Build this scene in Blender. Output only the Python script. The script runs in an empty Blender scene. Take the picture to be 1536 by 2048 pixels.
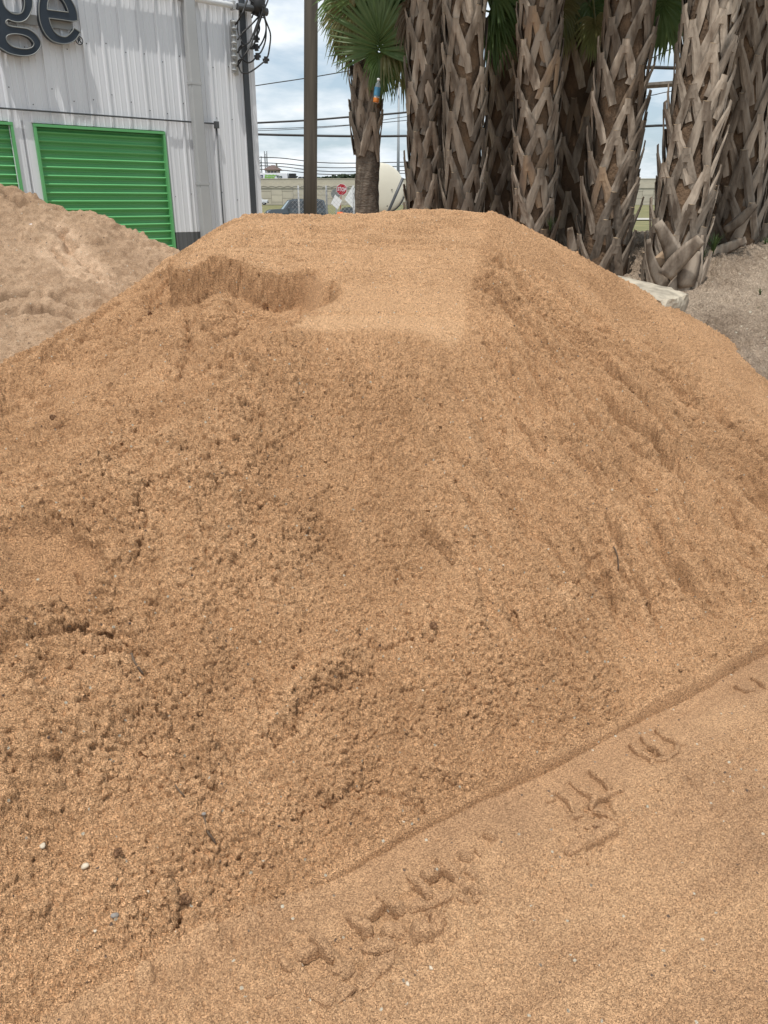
import bpy, math, random
import numpy as np
from mathutils import Vector, Matrix, Euler
random.seed(7); np.random.seed(7)
R = math.radians
scn = bpy.context.scene
col = scn.collection

# ------------------------------------------------------------------ camera, light, exposure
EYE = 1.65; PITCH = R(22.0); F = 1540.0
cam_d = bpy.data.cameras.new('camera'); cam = bpy.data.objects.new('camera', cam_d); col.objects.link(cam)
cam.location = (0, 0, EYE); cam.rotation_euler = (R(90)-PITCH, 0, 0)
cam_d.sensor_fit = 'VERTICAL'; cam_d.sensor_height = 24.0; cam_d.lens = 24.0*F/2048.0
cam_d.clip_start = 0.05; cam_d.clip_end = 6000
scn.camera = cam
SUN = Vector((-0.065, -0.275, 0.958)).normalized()
w = bpy.data.worlds.new('World'); scn.world = w; w.use_nodes = True
nt = w.node_tree; nt.nodes.clear()
def N(tree, typ, **kw):
    n = tree.nodes.new(typ)
    for k, v in kw.items():
        if k in n.inputs and not hasattr(n, k): n.inputs[k].default_value = v
        elif hasattr(n, k): setattr(n, k, v)
        else: n.inputs[k].default_value = v
    return n
out = N(nt, 'ShaderNodeOutputWorld')
sky = N(nt, 'ShaderNodeTexSky'); sky.sky_type = 'NISHITA'; sky.sun_disc = False
sky.sun_elevation = math.asin(SUN.z); sky.sun_rotation = math.atan2(SUN.x, SUN.y)
sky.air_density = 1.0; sky.dust_density = 1.5; sky.ozone_density = 1.0
tc = N(nt, 'ShaderNodeTexCoord'); sep = N(nt, 'ShaderNodeSeparateXYZ'); L = nt.links.new
L(tc.outputs['Generated'], sep.inputs[0])
zc = N(nt, 'ShaderNodeMath', operation='MAXIMUM'); L(sep.outputs[2], zc.inputs[0]); zc.inputs[1].default_value = 0.0
za = N(nt, 'ShaderNodeMath', operation='ADD'); L(zc.outputs[0], za.inputs[0]); za.inputs[1].default_value = 0.22
dv = N(nt, 'ShaderNodeVectorMath', operation='DIVIDE'); cmb = N(nt, 'ShaderNodeCombineXYZ')
for i in range(3): L(za.outputs[0], cmb.inputs[i])
L(tc.outputs['Generated'], dv.inputs[0]); L(cmb.outputs[0], dv.inputs[1])
cl = N(nt, 'ShaderNodeTexNoise'); cl.inputs['Scale'].default_value = 2.6; cl.inputs['Detail'].default_value = 8; cl.inputs['Roughness'].default_value = 0.55; cl.inputs['Distortion'].default_value = 0.15
L(dv.outputs[0], cl.inputs['Vector'])
cr = N(nt, 'ShaderNodeValToRGB'); cr.color_ramp.elements[0].position = 0.36; cr.color_ramp.elements[1].position = 0.62
L(cl.outputs[0], cr.inputs[0])
cl2 = N(nt, 'ShaderNodeTexNoise'); cl2.inputs['Scale'].default_value = 5.0; cl2.inputs['Detail'].default_value = 6
L(dv.outputs[0], cl2.inputs['Vector'])
cr2 = N(nt, 'ShaderNodeValToRGB'); cr2.color_ramp.elements[0].position = 0.35; cr2.color_ramp.elements[1].position = 0.65
cr2.color_ramp.elements[0].color = (6.9, 7.6, 8.2, 1); cr2.color_ramp.elements[1].color = (9.2, 9.5, 9.7, 1)
L(cl2.outputs[0], cr2.inputs[0])
hz = N(nt, 'ShaderNodeMix'); hz.data_type = 'RGBA'   # thin veil over the blue between the clouds
hz.inputs[0].default_value = 0.55; L(sky.outputs[0], hz.inputs[6]); hz.inputs[7].default_value = (5.2, 6.5, 7.6, 1)
mx = N(nt, 'ShaderNodeMix'); mx.data_type = 'RGBA'
L(cr.outputs[0], mx.inputs[0]); L(hz.outputs[2], mx.inputs[6]); L(cr2.outputs[0], mx.inputs[7])
bg = N(nt, 'ShaderNodeBackground'); bg.inputs[1].default_value = 0.12
L(mx.outputs[2], bg.inputs[0]); L(bg.outputs[0], out.inputs[0])
sd = bpy.data.lights.new('sun', 'SUN'); sd.energy = 4.0; sd.angle = R(0.6); sd.color = (1.0, 0.955, 0.89)
so = bpy.data.objects.new('sun', sd); col.objects.link(so)
so.rotation_euler = SUN.to_track_quat('Z', 'Y').to_euler(); so.location = (0, 0, 30)
scn.view_settings.view_transform = 'Standard'; scn.view_settings.look = 'None'
scn.view_settings.exposure = 0.0; scn.view_settings.gamma = 1.0; scn.view_settings.use_curve_mapping = False
scn.cycles.max_bounces = 6

# ------------------------------------------------------------------ helpers
SP, CP = math.sin(PITCH), math.cos(PITCH)
def ray(px, py):
    u = (px-768)/F; v = (1024-py)/F
    return Vector((u, CP+v*SP, -SP+v*CP))
def at(px, py, Y):
    d = ray(px, py); t = Y/d.y
    return Vector((d.x*t, Y, EYE+d.z*t))

def tag(o, label=None, cat=None, group=None, kind=None):
    if label: o['label'] = label
    if cat: o['category'] = cat
    if group: o['group'] = group
    if kind: o['kind'] = kind
    return o
def empty(name, loc=(0, 0, 0), rot=(0, 0, 0)):
    o = bpy.data.objects.new(name, None); col.objects.link(o); o.location = loc; o.rotation_euler = rot
    o.empty_display_size = 0.1
    return o
class MB:
    def __init__(s): s.v = []; s.f = []
    def add(s, vs, fs):
        b = len(s.v); s.v += [tuple(v) for v in vs]; s.f += [tuple(i+b for i in f) for f in fs]; return s
    def box(s, x0, x1, y0, y1, z0, z1):
        return s.add([(x0,y0,z0),(x1,y0,z0),(x1,y1,z0),(x0,y1,z0),(x0,y0,z1),(x1,y0,z1),(x1,y1,z1),(x0,y1,z1)],
                     [(3,2,1,0),(4,5,6,7),(0,1,5,4),(1,2,6,5),(2,3,7,6),(3,0,4,7)])
    def tube(s, pts, r, n=8, cap=True):
        pts = [Vector(p) for p in pts]; rs = r if isinstance(r, (list, tuple)) else [r]*len(pts)
        up = Vector((0, 0, 1)); vs = []; k = len(pts); prev = None
        for i, p in enumerate(pts):
            d = (pts[min(i+1, k-1)]-pts[max(i-1, 0)]).normalized()
            a = prev-d*prev.dot(d) if prev else d.cross(up)
            if a.length < 1e-4: a = d.cross(Vector((1, 0, 0)))
            a.normalize(); b = d.cross(a); prev = a
            for j in range(n):
                t = 2*math.pi*j/n; vs.append(p+(a*math.cos(t)+b*math.sin(t))*rs[i])
        fs = [(i*n+j, i*n+(j+1) % n, (i+1)*n+(j+1) % n, (i+1)*n+j) for i in range(k-1) for j in range(n)]
        if cap: fs += [tuple(range(n))[::-1], tuple((k-1)*n+j for j in range(n))]
        return s.add(vs, fs)
    def lathe(s, prof, n=24, c=(0, 0, 0), axis='z'):
        vs = []
        for (r, h) in prof:
            for j in range(n):
                t = 2*math.pi*j/n; a, b = r*math.cos(t), r*math.sin(t)
                vs.append({'z': (c[0]+a, c[1]+b, c[2]+h), 'y': (c[0]+a, c[1]+h, c[2]+b), 'x': (c[0]+h, c[1]+a, c[2]+b)}[axis])
        k = len(prof)
        fs = [(i*n+j, i*n+(j+1) % n, (i+1)*n+(j+1) % n, (i+1)*n+j) for i in range(k-1) for j in range(n)]
        fs += [tuple(range(n))[::-1], tuple((k-1)*n+j for j in range(n))]
        return s.add(vs, fs)
    def prism(s, poly, y0, y1):                                   # polygon in xz, extruded along y
        n = len(poly); vs = [(x, y0, z) for x, z in poly]+[(x, y1, z) for x, z in poly]
        fs = [tuple(range(n)), tuple(range(2*n-1, n-1, -1))]+[(i+n, (i+1) % n+n, (i+1) % n, i) for i in range(n)]
        return s.add(vs, fs)
    def mesh(s, name, m=None, smooth=False):
        me = bpy.data.meshes.new(name); me.from_pydata(s.v, [], s.f)
        if m: me.materials.append(m)
        if smooth: me.polygons.foreach_set('use_smooth', [True]*len(me.polygons))
        me.update(); return me
    def build(s, name, m=None, parent=None, smooth=False, loc=None, rot=None):
        o = bpy.data.objects.new(name, s.mesh(name, m, smooth)); col.objects.link(o)
        if parent: o.parent = parent
        if loc is not None: o.location = loc
        if rot is not None: o.rotation_euler = rot
        return o
def inst(name, me, parent=None, loc=(0,0,0), rot=(0,0,0), scale=(1,1,1)):
    o = bpy.data.objects.new(name, me); col.objects.link(o); o.parent = parent
    o.location = loc; o.rotation_euler = rot; o.scale = scale; return o
def bevel(o, wdt, seg=2):
    m = o.modifiers.new('bevel', 'BEVEL'); m.width = wdt; m.segments = seg; m.limit_method = 'ANGLE'; return o

# ------------------------------------------------------------------ materials
def mat(name, c1, c2=None, scale=5.0, rough=0.8, bump=0.0, bscale=None, metallic=0.0, stretch=None, rand=0.0, detail=5, spec=0.4, trans=0.0, alpha=None, bdist=0.01, lo=0.35, hi=0.65):
    m = bpy.data.materials.new(name); m.use_nodes = True; t = m.node_tree; b = t.nodes['Principled BSDF']
    b.inputs['Roughness'].default_value = rough; b.inputs['Metallic'].default_value = metallic
    b.inputs['Specular IOR Level'].default_value = spec
    if trans: b.inputs['Transmission Weight'].default_value = trans
    tcn = N(t, 'ShaderNodeTexCoord'); mp = N(t, 'ShaderNodeMapping'); t.links.new(tcn.outputs['Object'], mp.inputs[0])
    if stretch: mp.inputs['Scale'].default_value = stretch
    if c2 is None: c2 = tuple(c*0.82 for c in c1)
    nz = N(t, 'ShaderNodeTexNoise'); nz.inputs['Scale'].default_value = scale; nz.inputs['Detail'].default_value = detail
    t.links.new(mp.outputs[0], nz.inputs['Vector'])
    rp = N(t, 'ShaderNodeValToRGB'); rp.color_ramp.elements[0].position = lo; rp.color_ramp.elements[1].position = hi
    rp.color_ramp.elements[0].color = (*c1, 1); rp.color_ramp.elements[1].color = (*c2, 1)
    t.links.new(nz.outputs[0], rp.inputs[0]); last = rp.outputs[0]
    if rand:
        oi = N(t, 'ShaderNodeObjectInfo'); hs = N(t, 'ShaderNodeHueSaturation'); mr = N(t, 'ShaderNodeMapRange')
        mr.inputs[3].default_value = 1-rand; mr.inputs[4].default_value = 1+rand
        t.links.new(oi.outputs['Random'], mr.inputs[0]); t.links.new(mr.outputs[0], hs.inputs['Value']); t.links.new(last, hs.inputs['Color']); last = hs.outputs[0]
        add = N(t, 'ShaderNodeVectorMath', operation='ADD'); sc = N(t, 'ShaderNodeVectorMath', operation='SCALE'); sc.inputs['Scale'].default_value = 37.0
        cx = N(t, 'ShaderNodeCombineXYZ'); t.links.new(oi.outputs['Random'], cx.inputs[0]); t.links.new(oi.outputs['Random'], cx.inputs[2]); t.links.new(cx.outputs[0], sc.inputs[0])
        t.links.new(mp.outputs[0], add.inputs[0]); t.links.new(sc.outputs[0], add.inputs[1]); t.links.new(add.outputs[0], nz.inputs['Vector'])
    t.links.new(last, b.inputs['Base Color'])
    if bump:
        nb = N(t, 'ShaderNodeTexNoise'); nb.inputs['Scale'].default_value = bscale or scale*4; nb.inputs['Detail'].default_value = 6
        t.links.new(mp.outputs[0], nb.inputs['Vector']); bn = N(t, 'ShaderNodeBump'); bn.inputs['Strength'].default_value = bump; bn.inputs['Distance'].default_value = bdist
        t.links.new(nb.outputs[0], bn.inputs['Height']); t.links.new(bn.outputs[0], b.inputs['Normal'])
    return m
def sand_mat(name, light, mid, dark, gs=1.0, bump=0.6, speck=0.5, crumb=0.8):
    """loose sand: patchy moisture plus painted-in shade and streaks (attribute 'dry'), coloured grains, fine grain relief"""
    m = bpy.data.materials.new(name); m.use_nodes = True; t = m.node_tree; b = t.nodes['Principled BSDF']; LK = t.links.new
    b.inputs['Roughness'].default_value = 0.9; b.inputs['Specular IOR Level'].default_value = 0.25
    tcn = N(t, 'ShaderNodeTexCoord'); P = tcn.outputs['Object']
    def noise(s, d=4, r=0.55):
        n = N(t, 'ShaderNodeTexNoise'); n.inputs['Scale'].default_value = s; n.inputs['Detail'].default_value = d; n.inputs['Roughness'].default_value = r
        LK(P, n.inputs['Vector']); return n.outputs[0]
    def ramp(x, a, c, e0=0.35, e1=0.65):
        r = N(t, 'ShaderNodeValToRGB'); r.color_ramp.elements[0].position = e0; r.color_ramp.elements[1].position = e1
        r.color_ramp.elements[0].color = (*a, 1); r.color_ramp.elements[1].color = (*c, 1); LK(x, r.inputs[0]); return r.outputs[0]
    def mixc(f, a, c, bt='MIX'):
        n = N(t, 'ShaderNodeMix'); n.data_type = 'RGBA'; n.blend_type = bt
        if isinstance(f, float): n.inputs[0].default_value = f
        else: LK(f, n.inputs[0])
        LK(a, n.inputs[6])
        if isinstance(c, tuple): n.inputs[7].default_value = (*c, 1)
        else: LK(c, n.inputs[7])
        return n.outputs[2]
    at_ = N(t, 'ShaderNodeAttribute'); at_.attribute_name = 'dry_shade'
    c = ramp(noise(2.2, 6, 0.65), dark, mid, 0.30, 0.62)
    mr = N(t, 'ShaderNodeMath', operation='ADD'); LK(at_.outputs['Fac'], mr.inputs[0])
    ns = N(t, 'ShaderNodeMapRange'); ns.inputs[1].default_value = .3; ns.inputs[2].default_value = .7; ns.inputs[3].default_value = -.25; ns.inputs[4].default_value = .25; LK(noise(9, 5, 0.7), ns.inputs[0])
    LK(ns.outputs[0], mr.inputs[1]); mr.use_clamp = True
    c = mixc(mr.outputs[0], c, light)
    g = N(t, 'ShaderNodeTexVoronoi'); g.inputs['Scale'].default_value = 360*gs; LK(P, g.inputs['Vector'])
    hs = N(t, 'ShaderNodeSeparateColor'); LK(g.outputs['Color'], hs.inputs[0])
    c = mixc(speck, c, ramp(hs.outputs[0], (0.22, 0.17, 0.14), (1.65, 1.62, 1.6), 0.0, 1.0), 'MULTIPLY')
    g2 = N(t, 'ShaderNodeTexVoronoi'); g2.inputs['Scale'].default_value = 75*gs; LK(P, g2.inputs['Vector'])
    h2 = N(t, 'ShaderNodeSeparateColor'); LK(g2.outputs['Color'], h2.inputs[0])
    gt = N(t, 'ShaderNodeMath', operation='GREATER_THAN'); LK(h2.outputs[1], gt.inputs[0]); gt.inputs[1].default_value = 0.975
    lt = N(t, 'ShaderNodeMath', operation='LESS_THAN'); LK(g2.outputs['Distance'], lt.inputs[0]); lt.inputs[1].default_value = 0.33
    mu = N(t, 'ShaderNodeMath', operation='MULTIPLY'); LK(gt.outputs[0], mu.inputs[0]); LK(lt.outputs[0], mu.inputs[1])
    c = mixc(mu.outputs[0], c, ramp(h2.outputs[0], (0.16, 0.11, 0.08), (0.62, 0.55, 0.43), 0.3, 0.5))
    LK(c, b.inputs['Base Color'])
    ad = N(t, 'ShaderNodeMath', operation='ADD'); LK(noise(230*gs, 3, 0.75), ad.inputs[0]); LK(g.outputs['Distance'], ad.inputs[1])
    bn = N(t, 'ShaderNodeBump'); bn.inputs['Strength'].default_value = bump; bn.inputs['Distance'].default_value = 0.0055/gs
    vc = N(t, 'ShaderNodeTexVoronoi'); vc.inputs['Scale'].default_value = 105*gs; LK(P, vc.inputs['Vector'])
    vm = N(t, 'ShaderNodeMath', operation='MULTIPLY_ADD'); LK(noise(60*gs, 4, 0.7), vm.inputs[0]); vm.inputs[1].default_value = 1.6; vi = N(t, 'ShaderNodeMath', operation='MULTIPLY'); LK(vc.outputs['Distance'], vi.inputs[0]); vi.inputs[1].default_value = -1.0; LK(vi.outputs[0], vm.inputs[2])
    b0 = N(t, 'ShaderNodeBump'); b0.inputs['Strength'].default_value = crumb; b0.inputs['Distance'].default_value = 0.011/gs; LK(vm.outputs[0], b0.inputs['Height']); LK(b0.outputs[0], bn.inputs['Normal'])
    LK(ad.outputs[0], bn.inputs['Height']); LK(bn.outputs[0], b.inputs['Normal'])
    return m
M = {}
M['sand'] = sand_mat('orange_sand', (0.735, 0.456, 0.252), (0.672, 0.400, 0.213), (0.50, 0.286, 0.145), 1.0, 0.9, 0.6)
M['ground'] = sand_mat('packed_sand', (0.61, 0.383, 0.212), (0.535, 0.325, 0.177), (0.41, 0.245, 0.134), 1.0, 0.9, 0.6, 0.35)
M['grey_sand'] = sand_mat('grey_sand', (0.68, 0.48, 0.32), (0.50, 0.34, 0.215), (0.36, 0.235, 0.145), 0.9, 0.9, 0.4, 0.5)
M['dirt'] = sand_mat('grey_dirt', (0.54, 0.43, 0.325), (0.40, 0.31, 0.23), (0.23, 0.17, 0.12), 0.4, 0.9, 0.3)

# ------------------------------------------------------------------ numpy noise
def h2(ix, iy, seed):
    x = ix.astype(np.int64).astype(np.uint64); y = iy.astype(np.int64).astype(np.uint64)
    n = (x*np.uint64(374761393)+y*np.uint64(668265263)+np.uint64(seed*982451653+12345)) & np.uint64(0xffffffff)
    n = ((n ^ (n >> np.uint64(13)))*np.uint64(1274126177)) & np.uint64(0xffffffff)
    n = ((n ^ (n >> np.uint64(15)))*np.uint64(2246822519)) & np.uint64(0xffffffff)
    n = n ^ (n >> np.uint64(16))
    return n.astype(np.float64)/4294967295.0
def vn(x, y, seed=0):
    ix = np.floor(x); iy = np.floor(y); fx = x-ix; fy = y-iy
    fx = fx*fx*fx*(fx*(fx*6-15)+10); fy = fy*fy*fy*(fy*(fy*6-15)+10)
    a = h2(ix, iy, seed); b = h2(ix+1, iy, seed); c = h2(ix, iy+1, seed); d = h2(ix+1, iy+1, seed)
    return (a+(b-a)*fx+(c-a)*fy+(a-b-c+d)*fx*fy)*2-1
def fbm(x, y, oct=4, seed=0, gain=0.5):
    s = 0; a = 1.0; t = 0
    for o in range(oct):
        s = s+a*vn(x, y, seed+o*17); t += a; a *= gain; x, y = x*1.93*0.8+y*1.93*0.6, y*1.93*0.8-x*1.93*0.6
    return s/t
def voro(x, y, seed=0):
    ix = np.floor(x); iy = np.floor(y); d1 = np.full(x.shape, 9.0); d2 = np.full(x.shape, 9.0); v = np.zeros(x.shape)
    for i in (-1, 0, 1):
        for j in (-1, 0, 1):
            cx, cy = ix+i, iy+j
            d = np.hypot(cx+h2(cx, cy, seed)-x, cy+h2(cx, cy, seed+5)-y); m = d < d1
            d2 = np.where(m, d1, np.minimum(d2, d)); d1 = np.where(m, d, d1); v = np.where(m, h2(cx, cy, seed+9), v)
    return d1, d2, v
def ss(x, a, b):
    t = np.clip((x-a)/(b-a), 0, 1); return t*t*(3-2*t)
def softmin(k, *zs):
    m = zs[0]
    for z in zs[1:]: m = np.minimum(m, z)
    return m-k*np.log(sum(np.exp(-(z-m)/k) for z in zs))
def seg_dist(x, y, pts):
    """distance to a polyline and parameter 0..1 along it"""
    best = np.full(x.shape, 1e9); par = np.zeros(x.shape); tot = 0; n = len(pts)-1
    for i in range(n):
        (ax, ay), (bx, by) = pts[i][:2], pts[i+1][:2]; dx, dy = bx-ax, by-ay
        t = np.clip(((x-ax)*dx+(y-ay)*dy)/(dx*dx+dy*dy+1e-12), 0, 1)
        d = np.hypot(x-ax-t*dx, y-ay-t*dy); m = d < best; best = np.where(m, d, best); par = np.where(m, (i+t)/n, par)
    return best, par
def inside(x, y, poly):
    r = np.zeros(x.shape, bool); n = len(poly)
    for i in range(n):
        (x0, y0), (x1, y1) = poly[i], poly[(i+1) % n]
        c = ((y0 > y) != (y1 > y)) & (x < (x1-x0)*(y-y0)/((y1-y0) if y1 != y0 else 1e-9)+x0); r ^= c
    return r

# ------------------------------------------------------------------ the orange sand pile and the ground in front of it
def bhit(px, py):
    dr = ray(px, py); t = (.227-EYE)/(dr.z-.243*dr.y); return (dr.x*t, dr.y*t)
EDGE = [(-1.75, 5.2), (-1.33, 5.0), (-1.22, 4.7)]+[bhit(*p) for p in ((345, 538), (372, 540), (400, 538), (425, 533), (450, 535), (480, 532), (520, 536), (560, 530), (600, 531), (635, 540), (650, 566), (672, 566), (684, 580), (676, 600), (655, 610), (628, 618), (600, 636))]+[(-.49, 3.35), (-.63, 2.97), (-.80, 2.66), (-1.15, 2.38), (-2.2, 2.0)]
EPOLY = EDGE+[(-4, 2.0), (-4, 5.2)]
def foot_d(x, y): return -((x-.350)*.550-(y-1.830)*.835)
def macro(x, y):
    d = foot_d(x, y)
    d = d+.03*fbm(x*2.3, y*2.3, 3, 3)+.010*fbm(x*11, y*11, 3, 6)
    face = .70*d
    bench = 1.09+.243*(y-3.55)
    right = 1.59-.585*(x-.72)+.335*(y-5.6)
    back = 1.62-.72*(y-5.62+.05*fbm(x*3, y*0+2.2, 3, 8))
    back = back-.25*np.maximum(0, x-.9)-1.0*np.maximum(0, -.97-x)
    face2 = face*.97+.02*ss(x, -.4, .1)
    z = softmin(.022, face2, softmin(.009, bench, right))
    z = softmin(.010, z, back)
    rz = np.interp(y, [2, 3.7, 4.0, 5.2, 5.6, 6.5], [.80, .93, .96, 1.36, 1.6, 1.9])
    dl = (np.interp(y, [2, 3.7, 4.0, 5.2, 5.62, 6.5], [-2.5, -1.85, -1.72, -1.22, -.93, -.6])-x)*.9
    left = rz-.62*(dl-.02*fbm(x*6, y*6, 3, 31))
    z = softmin(.012, z, left)
    floor = .26+.2*y-.15*np.maximum(0, -1.1-x)
    dist, par = seg_dist(x+.014*fbm(x*8, y*8, 2, 41), y+.014*fbm(x*8, y*8, 2, 47), EDGE)
    sgn = np.where(inside(x, y, EPOLY), dist, -dist)
    wid = np.interp(y, [2.3, 3.0, 3.5, 3.7], [.28, .2, .08, .035])+.05*ss(x, -.55, -.40)*(y > 3.5)*ss(4.5-y, 0, .15)
    wid = np.where((y > 4.2) & (x < -.6), .030, wid); floor = floor-.05*np.exp(-(((x+1.05)/.5)**2+((y-3.75)/.45)**2))-.05*np.exp(-(((x+1.5)/.35)**2+((y-3.15)/.4)**2)); floor = floor-.055*ss(y, 3.9, 4.2)+.025*np.exp(-(np.maximum(sgn-.04, 0)/.13)**2)*ss(y, 3.8, 4.2)*(1+.5*fbm(x*3, y*3, 3, 43))
    k = ss(sgn, -wid*.15, wid)
    z = z+(np.minimum(z, floor)-z)*k+(.030+.02*fbm(x*5, y*5, 3, 44))*np.exp(-((dl+.02)/.05)**2)*(y < 5.0)
    return z, d, sgn
def macro1(x, y):
    z, d, s = macro(np.array([x]), np.array([y])); return max(float(z[0]), 0.0)
HC = {}
def hit(px, py):
    if (px, py) in HC: return HC[px, py]
    dr = ray(px, py); t = np.arange(.9, 10, .008); z = np.maximum(macro(dr.x*t, dr.y*t)[0], 0)
    k = int(np.argmax(EYE+dr.z*t <= z)) or len(t)-1; t = float(t[k])
    HC[px, py] = (dr.x*t, dr.y*t, EYE+dr.z*t); return HC[px, py]
def gpt(px, py):
    dr = ray(px, py); t = -EYE/dr.z; return (dr.x*t, dr.y*t)

GROOVES = [  # px polyline, half width (m), depth (m, negative = raised ridge), zone of crumbs
    ([(905,775),(960,850),(985,900),(1060,960)], .045, .035), ([(1190,775),(1250,830),(1330,900)], .035, .025), ([(1230,850),(1280,905),(1370,945)], .05, .05),
    ([(930,930),(975,955),(1020,1000)], .03, .03), ([(1245,945),(1290,985)], .05, .035), ([(850,1065),(885,1100),(905,1130)], .025, .035), ([(1190,965),(1215,985)], .02, .03),
    ([(1230,1100),(1240,1140)], .015, .02), ([(1130,1170),(1220,1140)], .02, .02), ([(1400,770),(1470,850),(1536,930)], .04, .02), ([(1080,680),(1190,800)], .04, .015),
    ([(1020,900),(1160,1020)], .03, -.02), ([(860,960),(1010,1120)], .04, -.018), ([(1130,1210),(1090,1235)], .05, -.03), ([(1130,1195),(1145,1230)], .04, -.025),
    ([(560,1470),(640,1400),(740,1350)], .045, .035), ([(520,1450),(620,1370),(720,1315)], .04, -.035), ([(600,1640),(700,1570),(760,1560)], .02, .02),
    ([(820,1540),(880,1560),(950,1560)], .03, -.02), ([(150,1330),(250,1300),(330,1310)], .03, .025), ([(0,1300),(60,1280),(160,1250),(260,1270)], .02, .03), ([(0,1275),(80,1245),(200,1215)], .03, -.03),
    ([(270,1100),(290,1050),(282,1010),(310,980),(300,955)], .010, .025), ([(285,1000),(330,975),(380,965)], .010, .015), ([(340,905),(370,895)], .008, .03), ([(430,800),(480,800)], .015, .015), ([(465,815),(495,855)], .018, .04),
    ([(240,950),(300,955)], .008, .02), ([(420,935),(430,975)], .006, .014), ([(0,880),(60,876),(110,880)], .015, .025), ([(215,815),(250,805),(280,800)], .018, .025),
    ([(130,1165),(165,1140),(145,1080)], .012, .02), ([(0,1195),(60,1190),(120,1175)], .02, -.015), ([(20,935),(70,950),(100,930)], .010, -.012),
    ([(372,640),(380,700),(350,760)], .03, .02), ([(350,760),(430,730),(440,750)], .03, -.02), ([(290,660),(240,720)], .03, .02), ([(420,520),(410,540)], .01, .02), ([(180,640),(150,655)], .015, .03),
    ([(400,780),(430,750),(520,760),(600,775)], .04, -.02), ([(300,860),(420,800),(480,790)], .06, -.03), ([(170,890),(300,880)], .05, -.02),
    ([(230,1480),(300,1500),(370,1560)], .02, .02), ([(620,1600),(760,1590),(840,1620)], .02, .02), ([(690,1240),(760,1290),(830,1270)], .02, .02), ([(600,610),(606,650)], .004, .012),
]
GROOVES += [([(365,655),(430,672),(505,655)], .018, .045), ([(360,604),(420,612),(475,604)], .014, .03), ([(340,560),(300,600),(310,620)], .03, .04), ([(130,700),(180,650),(240,610)], .02, -.03), ([(0,740),(60,715),(120,690)], .02, -.025), ([(20,760),(120,735)], .04, .03)]
SPOTS = [  # px, radius (m), height (m)
    ((100, 775), .24, -.12), ((200, 700), .16, -.06), ((325, 600), .08, -.09), ((445, 590), .12, .06), ((440, 648), .13, .045), ((300, 660), .09, -.04), ((380, 655), .05, .03), ((560, 590), .14, -.05),
    ((60, 1090), .17, -.085), ((150, 1120), .07, .03), ((205, 1130), .06, .035), ((60, 1190), .12, .02), ((55, 850), .10, -.03), ((110, 848), .022, .025), ((225, 830), .07, -.02), ((420, 840), .10, .03),
    ((350, 900), .10, .03), ((20, 1010), .14, .025), ((240, 1000), .07, .03), ((480, 830), .03, .035), ((100, 1370), .15, .03), ((180, 1500), .10, .025), ((70, 1480), .05, .02), ((350, 1540), .10, .02),
    ((120, 1650), .10, -.02), ((200, 1290), .10, .02), ((780, 1130), .05, -.02), ((860, 1275), .02, .025), ((840, 1230), .04, .018), ((1115, 790), .016, .02), ((1060, 1020), .10, -.015), ((1330, 1130), .14, -.02), ((1480, 1040), .12, -.015),
    ((720, 1070), .06, .02), ((1440, 1180), .14, .02), ((700, 830), .2, -.015), ((700, 1180), .25, -.02), ((930, 1250), .12, .02), ((500, 1290), .16, -.02), ((560, 1150), .18, .018), ((850, 1390), .12, .02), ((620, 1480), .12, .02),
    ((330, 1810), .03, .03), ((362, 1838), .013, -.05), ((350, 1855), .010, -.035), ((235, 1735), .02, .02), ((290, 1960), .025, .03), ((305, 1985), .010, -.03), ((260, 1835), .02, .012), ((75, 1560), .05, .015), ((420, 1900), .05, .02), ((200, 1650), .06, -.012),
    ((850, 1900), .022, .022), ((800, 1880), .018, .018), ((1190, 1680), .02, .012), ((660, 2010), .03, .01), ((590, 2020), .03, .01),
]
c4 = lambda *p: [(768+x/2, 1300+y/2) for x, y in p]
c3 = lambda *p: [(x/2, 1400+y/2) for x, y in p]
c6 = lambda *p: [(500+x/2.954, 1680+y/2.954) for x, y in p]
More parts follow.
